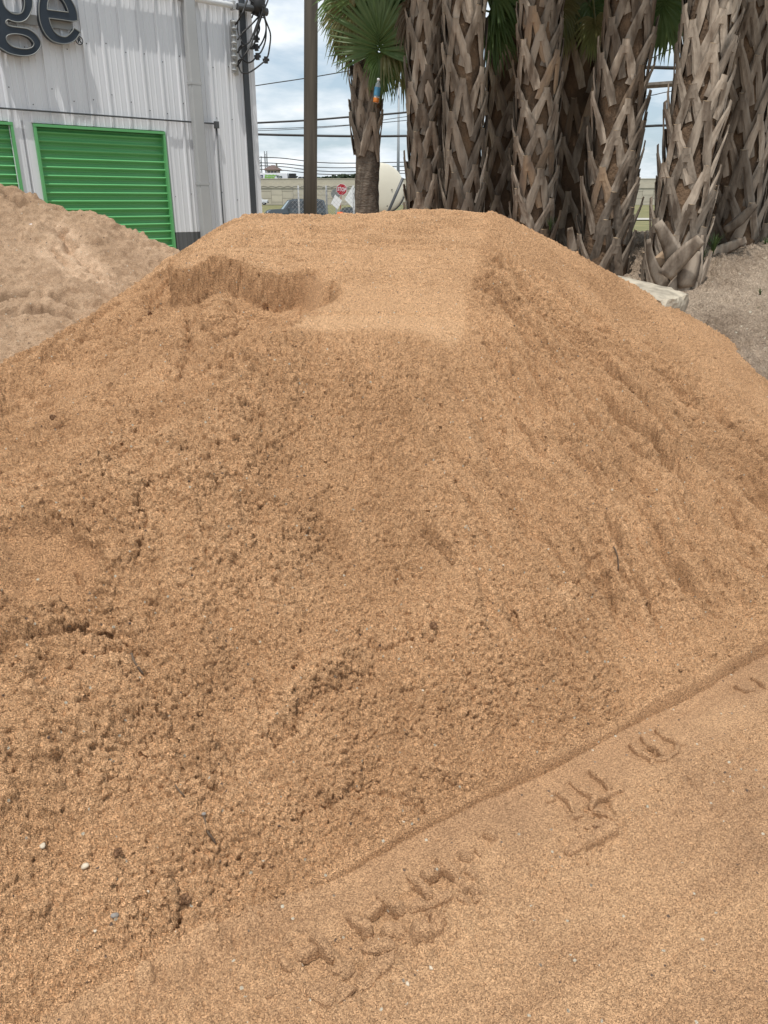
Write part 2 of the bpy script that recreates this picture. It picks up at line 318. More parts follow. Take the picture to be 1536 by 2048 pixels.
RIBS = [  # raised ribs of the tyre print on the ground: (px polyline, half width m, height m)
    (c4((980,385),(1010,425),(1075,455),(1070,470)), .006, .013), (c4((1030,350),(1050,385),(1095,410),(1115,435)), .006, .013), (c4((1080,330),(1120,360),(1175,385)), .006, .013),
    (c4((1075,455),(1125,450),(1170,415),(1175,385)), .005, .008), (c4((1175,385),(1205,380)), .006, .008), (c4((1470,115),(1500,140),(1536,170)), .007, .010), (c4((1400,150),(1440,175),(1480,165)), .007, .010),
    (c4((685,580),(740,625),(760,665)), .006, .013), (c4((735,685),(800,672)), .006, .008), (c4((745,535),(780,570),(840,605),(830,640)), .007, .014), (c4((840,605),(920,590)), .006, .010), (c4((820,490),(835,515),(880,545),(900,580)), .006, .013),
    (c4((830,640),(880,660),(930,690)), .007, .010), (c4((720,830),(790,800),(860,765),(930,735)), .012, .016), (c4((640,610),(690,600)), .006, .006), (c4((900,580),(960,570)), .007, .008),
    (c4((310,820),(325,860)), .009, .012), (c4((365,800),(385,835)), .005, .008), (c4((395,745),(455,775)), .010, .016), (c4((320,890),(380,910)), .008, .010),
    (c6((170,700),(205,760),(250,790)), .006, .012), (c6((270,720),(330,690),(410,645)), .009, .010), (c6((365,580),(410,630),(500,720)), .009, .016), (c6((500,760),(560,800),(600,830)), .014, .014),
    (c6((575,455),(620,510),(680,545),(700,590)), .008, .014), (c6((650,480),(720,440),(790,390)), .009, .011), (c6((750,335),(800,380),(860,420),(905,460)), .009, .016), (c6((935,220),(975,265),(1040,305),(1050,370)), .008, .014),
    (c6((1020,250),(1080,210),(1140,170)), .010, .012), (c6((1100,125),(1160,185),(1240,245)), .009, .016), (c6((1240,330),(1290,300)), .008, .012), (c6((1290,300),(1370,350)), .008, .012), (c6((1220,340),(1300,390)), .008, .010),
    (c6((1290,240),(1350,225)), .006, .008), (c6((940,600),(1020,600),(1090,555),(1130,490)), .014, .022), (c6((660,640),(730,670),(880,650)), .010, .012), (c6((760,690),(820,670)), .008, .010), (c6((780,580),(880,545),(900,600)), .012, .014),
    (c6((930,430),(1030,400),(1100,370),(1200,340)), .010, .010), (c6((1040,440),(1120,470)), .010, .012), (c6((340,900),(420,970),(490,1010)), .010, .008), (c6((90,930),(150,905)), .008, .012), (c6((630,830),(670,870),(740,800),(850,720)), .012, .007),
    (c6((480,800),(520,790),(580,830)), .008, .012), (c6((1260,90),(1290,150)), .009, .012), (c6((1330,60),(1355,100)), .005, .009),
]
PLATES = [c6((300,720),(410,650),(500,730),(480,800),(380,830)), c6((480,600),(640,530),(690,600),(600,690),(550,700)), c6((700,470),(800,400),(890,460),(760,560),(710,540)), c6((870,330),(980,280),(1040,320),(1040,380),(940,430)),
          c6((1050,260),(1150,190),(1220,240),(1140,300)), c4((780,640),(840,612),(900,600),(930,670),(860,690)), c4((1010,420),(1060,390),(1110,440),(1080,450)), c6((600,740),(850,690),(740,800),(660,860))]
def shape_sand(x, y):
    z, d, sgn = macro(x, y)
    pile = ss(d, .0, .03)
    rough = np.ones(x.shape)
    # smooth bench struck off by the bucket
    edge_r = x-(.345+.18*(y-3.54)+.035*fbm(x*5, y*5, 4, 61, .65))
    bench = ss(y+.10*fbm(x*4, y*4, 4, 4, .65), 3.52, 3.66)*ss(-edge_r, -.02, .03)*ss(-sgn, 0.0, .03)*ss(5.75-y, 0, .1)
    bz = ss(y+.05*fbm(x*5, y*5, 2, 4), 3.45, 3.6)*ss(-edge_r, -.14, -.02)*(1-ss(sgn, .06, .18))
    topc = (1-.8*ss(z, 1.30, 1.5))*(1-.7*ss(y, 4.8, 5.4))
    strip = ss(np.interp(x, [-.3, .4, 1.3], [.12, .17, .26])+.05*fbm(x*5, y*5, 3, 9)+d, 0, .06)*ss(-d, -.01, .01)*ss(x, -.3, .1)
    dents = np.zeros(x.shape); dry_shade = np.zeros(x.shape)
    for pts, wd, dp in GROOVES:
        wp = [hit(*p)[:2] for p in pts]; sx = [p[0] for p in wp]; sy = [p[1] for p in wp]
        b = (x > min(sx)-.35) & (x < max(sx)+.35) & (y > min(sy)-.35) & (y < max(sy)+.35)
        xb, yb = x[b], y[b]
        ds, pr = seg_dist(xb+.02*fbm(xb*14, yb*14, 3, 71), yb+.02*fbm(xb*14, yb*14, 3, 77), wp)
        dents[b] -= dp*(1.5 if dp > 0 else 1.2)*np.exp(-(ds/(wd*.75))**2*1.2)*(.6+.4*np.sin(np.pi*np.clip(pr, .05, .95)))*(1+.5*fbm(xb*12, yb*12, 2, 79))
    for (pp, rd, hh) in SPOTS:
        cx, cy, _ = hit(*pp); b = (abs(x-cx) < rd*2.4) & (abs(y-cy) < rd*2.4)
        xb, yb = x[b], y[b]; q = np.hypot(xb-cx+.3*rd*fbm(xb*8/ max(rd*4, .2), yb*8/max(rd*4, .2), 2, 83), (yb-cy)*.8)/rd
        prof = np.exp(-q**2*1.3) if rd > .05 else 1-ss(q, .55, 1.1)
        dents[b] += hh*prof
    # hollow pressed by a boot on the left, smooth inside with a raised rim
    cx, cy, _ = hit(70, 1085); q = np.hypot((x-cx)/.20, (y-cy)/.16)+.06*fbm(x*10, y*10, 2, 5); fp = 1-ss(q, .85, 1.05)
    dents += -.045*fp+.012*np.exp(-((q-1.1)/.12)**2); rough *= 1-.85*fp
    for k_ in (-1, 0, 1):
        a, b_ = hit(15, 1075+k_*16)[:2], hit(70, 1072+k_*16)[:2]; ds, _ = seg_dist(x, y, [a, b_]); dents -= .008*np.exp(-(ds/.009)**2)
    # smooth slab at the right end of the scoop
    slab = inside(x, y, [hit(*p)[:2] for p in [(598,540),(650,545),(660,600),(628,640),(560,655),(545,620)]]).astype(float)
    rough *= 1-.85*slab
    lf = ss(-x, -.1, .5)*ss(-y, -4.6, -4.2)
    # broad lumps and flow lines down the right flank
    pb = ss(d, .0, .40)
    z = z+pb*(.034*fbm(x*1.6, y*1.6, 3, 11)+(.35+lf)*.040*fbm(x*3.3, y*3.3, 5, 13, .6)+(.4+lf)*.020*fbm(x*9, y*9, 4, 15, .6))*(1-.92*bz)*topc
    rg_ = 1-np.abs(fbm(x*2.6+2, y*2.6, 4, 17)); z = z+pb*lf*(1-bz)*.075*(rg_**3-.5)*topc
    z = z+dents
    th = np.arctan2(x+1.5, 6.2-y); rr = np.hypot(x+1.5, 6.2-y)
    flow = fbm(th*26+.8*fbm(x*2, y*2, 2, 22), rr*1.7, 5, 21, .6)*ss(x, .0, .6)*ss(1.9-z, .1, .5)*(.35+1.1*ss(fbm(x*1.3, y*1.3, 3, 26), -.25, .3))
    fm_ = (1-ss(y, 4.5, 5.2))*topc*(1-(1-ss(edge_r, .0, .16))*ss(y, 3.3, 3.6)); z = z+ss(d, 0, .2)*(1-bench)*flow*.15*fm_
    rl = 1-np.abs(fbm(th*17+.5*fbm(x*2.5, y*2.5, 3, 122), rr*.9+2.2, 4, 127, .55))*2.2
    z = z-fm_*ss(d, .1, .4)*(1-bench)*.085*np.clip(rl, 0, 1)**3*ss(x, .1, .6)*ss(1.75-z, .1, .4)*ss(fbm(x*1.9, y*1.9, 3, 131), -.3, .1)
    z = z-bench*.036*np.clip(1-3.0*np.abs(fbm(x*1.5+3, y*17, 4, 28, .6)), 0, 1)**1.5*(.25+.75*ss(y, 4.2, 4.9))*ss(fbm(x*1.2, y*3, 2, 30), -.3, .1)
    z = z-bench*.032*np.clip(1-2.4*np.abs(fbm(x*1.1+7, y*7, 4, 27, .6)), 0, 1)**2*ss(y, 4.4, 4.9)
    z = z+bench*((.010+.020*ss(y, 4.6, 5.2))*fbm(x*1.3, y*14, 5, 23, .62)+.003*fbm(x*3, y*60, 2, 29))*ss(y, 3.5, 4.6)
    yl = 3.79+.02*fbm(x*1.5, x*0, 2, 19)
    z = z-bench*(.014*np.exp(-((y-yl)/.014)**2)+.010*ss(yl-y, 0, .02)*ss(y-yl, -.3, 0))*ss(x, -.42, -.32)
    # crumbs: damp sand sheds in 5-25 mm aggregates
    rough *= (1-.55*bench)*(1-.8*strip)
    big = ss(fbm(x*2.0, y*2.0, 3, 33), -.25, .45)
    yv = y+.8*z; mic = np.zeros(x.shape)
    d1, d2, v = voro(x*120, yv*108, 51); mic = mic+rough*pile*(.0115*(1-np.clip(d1*1.25, 0, 1)**2)*(v**1.1)+.003*(v-.5))*(.8+.4*big)
    d1, d2, v = voro(x*58, yv*52, 53); mic = mic+rough*pile*.0085*(1-np.clip(d1*1.35, 0, 1)**2)*(v > .60)*(.35+.65*big)
    d1, d2, v = voro(x*24, yv*22, 57); m_ = (v > .90)*ss(fbm(x*3, y*3, 2, 35), .05, .45)
    mic = mic+rough*pile*.016*(1-np.clip(d1*1.8, 0, 1)**2)*m_
    mic = mic+rough*pile*(.0095*fbm(x*34, yv*34, 5, 63, .75)*(.8+lf*.6))
    mic = mic-rough*pile*.010*ss(fbm(x*46, yv*46, 3, 67), .38, .62)
    # cracked crust lower left
    d1, d2, v = voro(x*8+.4*fbm(x*9, y*9, 3, 81), y*8+.4*fbm(x*9, y*9, 3, 85), 87)
    cm = ss(fbm(x*1.7+9, y*1.7, 3, 89), .12, .40)*ss(-x, -.05, .35)*pile*(1-slab)*(1-fp)
    z = z-cm*.018*(1-ss(d2-d1, .02, .10))
    rl2 = 1-np.abs(fbm(th*36+4, rr*1.3+7, 4, 128, .6))*2.4
    z = z-fm_*ss(d, .1, .3)*(1-bench)*.028*np.clip(rl2, 0, 1)**3*ss(x, .0, .5)*ss(fbm(x*2.4+4, y*2.4, 3, 133), -.25, .1)
    # foot: small overhanging lip, furrow wiped by the tyre shoulder
    gz = .006*fbm(x*2.2, y*2.2, 3, 91)+.003*fbm(x*16, y*16, 4, 93)
    du = (x*.835+y*.550)
    rs = ss(-x, .08, .38)
    gz = gz-.008*np.exp(-((d+.045)/.04)**2)*(1-rs)+.004*fbm(du*1.5, d*70, 3, 95)*strip
    gz = gz+rs*(.022*fbm(x*5, y*5, 4, 97)+.010*fbm(x*22, y*22, 3, 99))
    gz = gz+(1-strip)*(.010*fbm(du*1.2, d*22, 5, 96, .65)*ss(-d, .2, .5))
    d1, d2, v = voro(x*95, y*95, 101); gz = gz+(1-.8*strip)*(.004*fbm(x*30, y*30, 4, 104, .7)+.0085*(1-np.clip(d1*1.4, 0, 1)**2)*(v**2))*(1+rs)
    d1, d2, v = voro(x*34, y*34, 103); gz = gz+(1-strip)*.006*(1-np.clip(d1*1.7, 0, 1)**2)*(v > .93-.12*rs)
    # a churned band where the tread crumbled the crust
    tb = np.exp(-((d+.29)/.06)**2); gz = gz+tb*(.006+.017*fbm(x*30, y*30, 4, 105, .65))*ss(x, -.4, -.1)
    rib = np.zeros(x.shape)
    for poly in PLATES:
        wp = [gpt(*p) for p in poly]; b = inside(x, y, wp); gz = np.where(b, -.013+.15*gz, gz)
    for pts, wd, hh in RIBS:
        wp = [gpt(*p) for p in pts]; sx = [p[0] for p in wp]; sy = [p[1] for p in wp]
        b = (x > min(sx)-.05) & (x < max(sx)+.05) & (y > min(sy)-.05) & (y < max(sy)+.05); xb, yb = x[b], y[b]
        ds, pr = seg_dist(xb+.003*fbm(xb*60, yb*60, 2, 107), yb+.003*fbm(xb*60, yb*60, 2, 109), wp)
        rib[b] = np.maximum(rib[b], hh*.5*(1-ss(ds, wd*.9, wd*2.2))*(1+.35*fbm(xb*70, yb*70, 2, 111)))
    gz = gz+rib
    lip = np.interp(x, [-.3, .2, .9], [.006, .014, .026])*(.9+.9*fbm(x*4+5, y*4, 3, 119))*ss(d, -.006, .006)*(1-ss(d, .012, .20))*(1-rs)
    zp = z+lip
    is_pile = (zp > gz-rs*.02) & (d > -.004+rs*.02)
    zz = np.where(is_pile, zp, gz); kk_ = .014; mm_ = np.maximum(zp, gz); sm_ = mm_+kk_*np.log(np.exp((zp-mm_)/kk_)+np.exp((gz-mm_)/kk_)); rz_b = rs*(1-ss(d, .25, .6)); zz = zz+(sm_-zz)*rz_b
    dry_shade = bench*(.48+.45*ss(3.80-y, -.04, .04))+.18*fbm(x*1.3, y*1.3, 3, 121)+.10+.35*ss(lf*fbm(x*1.9+3, y*1.9, 3, 123), .1, .4)
    dry_shade = dry_shade+.5*ss(-sgn, -.30, -.05)*0-.55*ss(sgn, .0, .08)*ss(y, 2.7, 3.2)-.7*slab-.25*np.exp(-((sgn-.03)/.04)**2)*ss(y, 3.6, 3.9)  # scoop sand is damper; slab and cut wall get shade painted into the colour
    dry_shade = np.where(is_pile, dry_shade, .35+.35*fbm(x*2.1, y*2.1, 3, 125)+.75*fbm(du*.9, d*15, 4, 126)*ss(-d, .1, .5)-.15*strip-.35*np.exp(-((d+.05)/.05)**2))  # ground streaks painted in place of raking light; foot furrow toned darker
    dry_shade = dry_shade-.9*np.clip(-dents/.03, 0, 1)*is_pile*(rough > .5)-.25*np.clip(rg_**6-.55, 0, .4)*lf-.5*fp  # grooves and pits painted darker as shade; boot hollow damper
    cx, cy, _ = hit(1130, 1205); dry_shade += .8*np.exp(-(((x-cx)**2+(y-cy)**2)/.006))
    return zz, is_pile, np.clip(dry_shade, 0, 1), np.where(is_pile, mic*ss(d, -.01, .012), 0)
def grid_mesh(name, X, Y, Z, dry_shade, faces_mask, m, smooth=True):
    nr, nc = X.shape
    i = np.arange(nr*nc).reshape(nr, nc)
    q = np.stack([i[:-1, :-1], i[:-1, 1:], i[1:, 1:], i[1:, :-1]], -1).reshape(-1, 4)
    if faces_mask is not None: q = q[faces_mask.reshape(-1)]
    used = np.zeros(nr*nc, bool); used[q.ravel()] = True; remap = np.cumsum(used)-1; q = remap[q]
    co = np.stack([X.ravel(), Y.ravel(), Z.ravel()], -1)[used].astype(np.float32)
    me = bpy.data.meshes.new(name); me.vertices.add(len(co)); me.vertices.foreach_set('co', co.ravel())
    me.loops.add(q.size); me.loops.foreach_set('vertex_index', q.ravel().astype(np.int32))
    me.polygons.add(len(q)); me.polygons.foreach_set('loop_start', np.arange(0, q.size, 4, dtype=np.int32))
    try: me.polygons.foreach_set('loop_total', np.full(len(q), 4, dtype=np.int32))
    except Exception: pass
    me.update(calc_edges=True); me.polygons.foreach_set('use_smooth', np.full(len(q), smooth))
    a = me.attributes.new('dry_shade', 'FLOAT', 'POINT'); a.data.foreach_set('value', dry_shade.ravel()[used].astype(np.float32))
    me.materials.append(m); o = bpy.data.objects.new(name, me); col.objects.link(o); return o
ys = np.linspace(.75, 9.0, 4000); zs = np.maximum(macro(np.zeros_like(ys), ys)[0], 0)
ang = np.arctan2(EYE-zs, ys); dens = np.abs(np.gradient(ang, ys))*F*0.5*.8
dens = np.maximum(dens, np.interp(ys, [0, 1.0, 1.2, 2.5, 2.9, 3.8, 3.95, 4.3, 4.55, 4.7, 5.5, 5.9, 6.6, 9], [95, 95, 260, 230, 110, 110, 190, 260, 240, 110, 110, 60, 16, 8]))
cum = np.concatenate([[0], np.cumsum((dens[1:]+dens[:-1])/2*np.diff(ys))]); nrow = int(cum[-1])
yr = np.interp(np.linspace(0, cum[-1], nrow), cum, ys)
uc = np.tan(np.linspace(R(-35), R(35), 900))
U, Yg = np.meshgrid(uc, yr); Xg = U*(Yg+.25)
ZZ, IP, DR, MIC = shape_sand(Xg, Yg)
def push(X, Y, Z, mic, blur=2):
    Zs = Z.copy()
    for _ in range(blur): Zs[1:-1, 1:-1] = (Zs[1:-1, 1:-1]*2+Zs[:-2, 1:-1]+Zs[2:, 1:-1]+Zs[1:-1, :-2]+Zs[1:-1, 2:])/6
    gi = [np.gradient(a, axis=0) for a in (X, Y, Zs)]; gj = [np.gradient(a, axis=1) for a in (X, Y, Zs)]
    n = [gj[1]*gi[2]-gj[2]*gi[1], gj[2]*gi[0]-gj[0]*gi[2], gj[0]*gi[1]-gj[1]*gi[0]]; l = np.sqrt(n[0]**2+n[1]**2+n[2]**2)+1e-12; sg = np.sign(n[2])
    return X+n[0]/l*sg*mic, Y+n[1]/l*sg*mic, Z+n[2]/l*sg*mic
border = np.minimum.reduce([ss(Yg, .76, .9), ss(9.0-Yg, 0, .3)])
ZZ = np.where(IP, ZZ, ZZ-.09*(1-border))
Xg, Yg, ZZ = push(Xg, Yg, ZZ, MIC, 3)

fm = IP[:-1, :-1] | IP[1:, :-1] | IP[:-1, 1:] | IP[1:, 1:]
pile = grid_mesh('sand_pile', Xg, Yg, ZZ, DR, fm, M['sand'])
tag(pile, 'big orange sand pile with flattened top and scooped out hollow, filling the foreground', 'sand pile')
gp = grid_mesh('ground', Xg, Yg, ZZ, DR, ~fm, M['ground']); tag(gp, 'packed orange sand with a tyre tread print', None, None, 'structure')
allv = []
for ob in (pile, gp):
    a = np.empty(len(ob.data.vertices)*3, np.float32); ob.data.vertices.foreach_get('co', a); allv.append(a.reshape(-1, 3))
allv = np.concatenate(allv); allv = allv[allv[:, 1] < 6.0]; gv_ = allv[allv[:, 1] < 2.85][::2]
def shape_cache(x, y):
    A = gv_ if y < 2.8 else allv
    k = np.argmin((A[:, 0]-x)**2+(A[:, 1]-y)**2); return float(A[k, 2]), True, 0, 0
def outward(o):
    import bmesh
    b = bmesh.new(); b.from_mesh(o.data); bmesh.ops.recalc_face_normals(b, faces=b.faces); b.to_mesh(o.data); b.free(); return o
def crust_ribs():
    rn = random.Random(5); mb = MB(); n = 8
    for pts, wd, hh in RIBS:
        wp = [Vector((*gpt(*p), 0)) for p in pts]; q = []
        for a, b in zip(wp[:-1], wp[1:]):
            k = max(2, int((b-a).length/.004)); q += [a+(b-a)*i/k for i in range(k)]
        q.append(wp[-1]); K = len(q); gzh = [shape_cache(p.x, p.y)[0] for p in q]; gzh = [sum(gzh[max(0, i-4):i+5])/len(gzh[max(0, i-4):i+5])-.001 for i in range(K)]; wd = wd*1.0; gzh = [max(gzh[max(0, i-7):i+8])*.75+gzh[i]*.25 for i in range(K)]; hh = hh*1.55; wd = wd*1.35; vs = []; s1 = rn.uniform(0, 99)
        for i, p in enumerate(q):
            d = (q[min(i+2, K-1)]-q[max(i-2, 0)]).normalized(); sd = Vector((-d.y, d.x, 0)); e = min(1, (i+.6)/3, (K-i-.4)/3)
            f = float(vn(np.array([i*.13+s1]), np.array([s1]), 5)[0]); g = float(vn(np.array([i*.45+s1]), np.array([3.3]), 6)[0])
            h = hh*(.85+.35*f+.22*g)*e; w_ = wd*(1+.25*f+.15*g)*(.4+.6*e); o = sd*wd*.35*f
            for (a, c) in ((-1.15, -.012), (-1.0, h*.55), (-.72, h*.93), (-.2, h*1.02), (.3, h), (.75, h*.9), (1.0, h*.5), (1.15, -.012)):
                vs.append(p+o+sd*w_*(a+rn.uniform(-.09, .09))+Vector((0, 0, gzh[i]+c+rn.uniform(-.0009, .0009))))
        mb.add(vs, [(i*n+j, (i+1)*n+j, (i+1)*n+j+1, i*n+j+1) for i in range(K-1) for j in range(n-1)]+[tuple(range(n))[::-1], tuple((K-1)*n+j for j in range(n))])
    return outward(mb.build('tread_crust', M['ground']))
def flake(poly, tilt, lb, k):
    rn = random.Random(k); P2 = [Vector((*gpt(*p), 0)) for p in poly]; c = sum(P2, Vector())/len(P2); q = []
    for a, b in zip(P2, P2[1:]+P2[:1]):
        for i in range(5): q.append((a+(b-a)*i/5-c)*(1+rn.uniform(-.06, .06)))
    z0 = shape_cache(c.x, c.y)[0]; n = len(q); tv = Vector((*tilt, 0)); vs = [p+Vector((0, 0, .0075+p.dot(tv)+rn.uniform(-.001, .001))) for p in q]+[p*1.03+Vector((0, 0, -.004+p.dot(tv))) for p in q]+[Vector((0, 0, .0085))]
    o = MB().add(vs, [(i, (i+1) % n, 2*n) for i in range(n)]+[(i+n, (i+1) % n+n, (i+1) % n, i) for i in range(n)]).build('crust_flake', M['ground'], None, False, (c.x, c.y, z0)); outward(o); tag(o, lb, 'sand flake', 'flakes of sand crust by the tread print')
for k, (pl, tl_, lb) in enumerate([(c6((340,885),(420,850),(510,830),(500,1010),(400,970)), (.0, .12), 'lowest flake of pressed sand crust, left of the grey one'), (c6((512,870),(630,905),(560,970),(500,1012)), (.1, .05), 'flake of sand crust touching the lowest one on its right'),
        (c6((740,735),(850,700),(850,745),(760,820)), (.05, .1), 'long flake at the right end of the lower tread print'), (c6((600,760),(730,780),(670,870),(600,830)), (-.08, .08), 'triangular flake just below the crossed tread ribs'),
        (c6((1300,310),(1385,360),(1320,385)), (.1, .15), 'small pointed flake right of the upper tread ribs'), (c6((800,545),(900,555),(905,600),(810,590)), (0, .2), 'short thick flake in the churned middle of the print'), (c4((800,730),(870,700),(930,725),(870,770)), (.1, .1), 'flake on the crumbled ridge under the middle print')]): flake(pl, tl_, lb, k)
tag(crust_ribs(), 'crisp raised ribs of sand crust left by a tyre tread', kind='stuff')

# far ground sheet
def flat(name, x0, x1, y0, y1, z, m, nx=1, ny=1):
    X, Y = np.meshgrid(np.linspace(x0, x1, nx+1), np.linspace(y0, y1, ny+1))
    return grid_mesh(name, X, Y, np.full(X.shape, z), np.full(X.shape, .3), None, m)
M['grass'] = mat('dry_grass', (0.10, 0.105, 0.035), (0.20, 0.175, 0.075), 0.6, 0.95, 0.6, 6, detail=8)
M['lot'] = mat('sandy_lot', (0.42, 0.33, 0.23), (0.30, 0.24, 0.17), 0.8, 0.95, 0.4, 20, detail=8)
M['asphalt'] = mat('asphalt', (0.055, 0.055, 0.055), (0.075, 0.073, 0.07), 3, 0.9, 0.3, 60)
M['concrete'] = mat('concrete', (0.42, 0.40, 0.36), (0.34, 0.32, 0.28), 2.0, 0.9, 0.3, 30, detail=8)
tag(flat('ground', -3000, 3000, -60, 5000, -.06, M['grass']), None, None, None, 'structure')
tag(flat('yard', -60, 60, -50, 36, -.052, M['lot']), None, None, None, 'structure')

# ------------------------------------------------------------------ grey sand pile on the left
nx, ny = 430, 470
X, Y = np.meshgrid(np.linspace(-6.5, -.35, nx), np.linspace(3.0, 9.6, ny))
hx = np.interp(X/6.3*6.3, [-7, -4.4, -3.3, -3.05, -2.75, -2.47, -2.1, -1.615, -1.0, -.3], [2.6, 2.35, 1.92, 1.80, 1.70, 1.575, 1.50, 1.30, .95, .4])
Z = hx+.03*fbm(X*2.4, Y*0+1, 3, 203)-.40*np.maximum(0, 6.3-Y)-.55*np.maximum(0, Y-6.3)+.02
Z = Z+.05*fbm(X*1.3, Y*1.3, 4, 205)+.018*fbm(X*7, Y*7, 4, 207)
d1, d2, v = voro(X*22, Y*22, 209); Z += .022*(1-np.clip(d1*1.6, 0, 1)**2)*(v > .80)*ss(fbm(X*2, Y*2, 2, 211), -.2, .3)
d1, d2, v = voro(X*9, Y*9, 213); Z += .035*(1-np.clip(d1*2.2, 0, 1)**2)*(v > .93)
drg = .22+.35*fbm(X*1.1, Y*1.1, 4, 215)
def ghit(px, py):
    dr = ray(px, py); t = 3.5
    while t < 9:
        p = dr*t; h = float(np.interp(p.x, [-7, -4.4, -3.3, -3.05, -2.75, -2.47, -2.1, -1.615, -1.0, -.3], [2.6, 2.35, 1.92, 1.80, 1.70, 1.575, 1.50, 1.30, .95, .4]))-.40*max(0, 6.3-p.y)
        if EYE+p.z <= h: return (p.x, p.y, EYE+p.z)
        t += .02
    return (dr.x*6, 6.0, 1.0)
for pts, wd, dp in [([(120,470),(150,510),(200,560)], .05, .05), ([(110,510),(140,540)], .05, .03), ([(0,400),(45,420)], .03, .05), ([(0,610),(60,598),(150,620)], .03, .05), ([(0,640),(80,625),(150,640)], .03, .04), ([(60,500),(90,470)], .05, -.03)]:
    wp = [ghit(*p)[:2] for p in pts]; ds, _ = seg_dist(X+.03*fbm(X*8, Y*8, 2, 217), Y+.03*fbm(X*8, Y*8, 2, 219), wp); Z -= 2.0*dp*np.exp(-(ds/(wd*.8))**2)
for pts, wd in [([(118,468),(160,520),(205,565)], .10), ([(100,520),(150,555)], .08)]:
    wp = [ghit(*p)[:2] for p in pts]; ds, _ = seg_dist(X, Y, wp); drg += 1.1*np.exp(-(ds/wd)**2)
Z = np.maximum(Z, -.08)
gd1, gd2, gv = voro(X*48, (Y+.6*Z)*48, 221); gm = .016*(1-np.clip(gd1*1.4, 0, 1)**2)*gv**2+.045*fbm(X*14, (Y+.6*Z)*14, 5, 223, .7)-.5*0
X, Y, Z = push(X, Y, Z, gm, 3)
gpile = grid_mesh('sand_pile', X, Y, Z, np.clip(drg, 0, 1), None, M['grey_sand'])
tag(gpile, 'greyish tan dirt pile sloping down in front of the green roll-up doors', 'sand pile')

# ------------------------------------------------------------------ dirt bank under the palms
X, Y = np.meshgrid(np.linspace(.9, 7.5, 440), np.linspace(5.0, 13.5, 420))
Z = np.minimum(.50+.22*(Y-5.8)+.10*(X-2.9), 1.16+.05*(X-3))
Z = Z+.06*fbm(X*1.2, Y*1.2, 4, 303)+.025*fbm(X*6, Y*6, 4, 305)+.16*np.exp(-(((X-3.6)**2+(Y-7.7)**2)/.5))
Z = Z-.22*np.exp(-(((X-3.05)/.5)**2+((Y-5.6)/.35)**2))-.12*np.exp(-(((X-2.35)**2+(Y-8.3)**2)/.08))
d1, d2, v = voro(X*20, Y*20, 307); Z += .02*(1-np.clip(d1*1.5, 0, 1)**2)*(v > .72)
d1, d2, v = voro(X*9+.3*fbm(X*7, Y*7, 2, 315), Y*9, 309); Z += .035*(1-np.clip(d1*2, 0, 1)**2)*(v > .9); Z -= .02*(1-ss(d2-d1, .02, .09))*ss(fbm(X*1.5, Y*1.5, 2, 311), .1, .4)
bm = .012*(1-np.clip(voro(X*42, (Y+.5*Z)*42, 321)[0]*1.4, 0, 1)**2)+.035*fbm(X*12, (Y+.5*Z)*12, 5, 323, .7)
bank_edge = ss(X, .9, 1.6)*ss(Y, 5.0, 5.5)*ss(13.5-Y, 0, 1.2)*ss(7.5-X, 0, .5); Z = Z*bank_edge-.07*(1-bank_edge); X, Y, Z = push(X, Y, Z, bm*bank_edge, 3)
bank = grid_mesh('dirt_bank', X, Y, Z, np.clip(.38+.5*fbm(X*1.4, Y*1.4, 4, 313), 0, 1), None, M['dirt']); tag(bank, 'grey brown dirt bank under the palm trunks', None, None, 'structure')
def bank_z(x, y): return min(.50+.22*(y-5.8)+.10*(x-2.9), 1.16+.05*(x-3))

# concrete block half buried at the foot of the bank
def rock_block(name, L0, W0, H0, m, seed):
    mb = MB(); n = 14; k = 6; vs = {}; V = []; Fc = []
    import itertools
    def P(u, v, w_):
        x, y, z = u*L0/2, v*W0/2, w_*H0/2
        e = 0.12; q = Vector((x, y, z))
        ch = max(0, abs(u)+abs(v)-1.75)+max(0, abs(u)+abs(w_)-1.75)+max(0, abs(v)+abs(w_)-1.75)
        q *= 1-.13*ch
        nn = [float(vn(np.array([x*9+s*7.7]), np.array([y*9+z*8.1]), seed+s)[0])*.012+float(vn(np.array([x*30+s]), np.array([y*27+z*31]), seed+s)[0])*.006*(1+4*ch) for s in range(3)]
        return q+Vector(nn)
    for ax, sg in itertools.product(range(3), (-1, 1)):
        idx = {}
        for i in range(n+1):
            for j in range(n+1):
                a, b = -1+2*i/n, -1+2*j/n; c = [0, 0, 0]; c[ax] = sg; c[(ax+1) % 3] = a; c[(ax+2) % 3] = b
                key = tuple(round(t*1000) for t in c)
                if key not in vs: vs[key] = len(V); V.append(P(*c))
                idx[i, j] = vs[key]
        for i in range(n):
            for j in range(n):
                f = (idx[i, j], idx[i+1, j], idx[i+1, j+1], idx[i, j+1]); Fc.append(f if sg > 0 else f[::-1])
    return mb.add(V, Fc).build(name, m)
M['block'] = mat('weathered_concrete', (0.44, 0.385, 0.30), (0.24, 0.21, 0.165), 9, 0.9, 0.8, 45, detail=8)
bk = rock_block('concrete_block', 1.25, .58, .55, M['block'], 401)
pz = at(1290, 584, 6.6); bk.location = (pz.x-.36, 6.60, pz.z-.17); bk.rotation_euler = (R(2), R(9), R(-38))
tag(bk, 'pale worn concrete block half buried between the orange sand pile and the palms', 'concrete block')

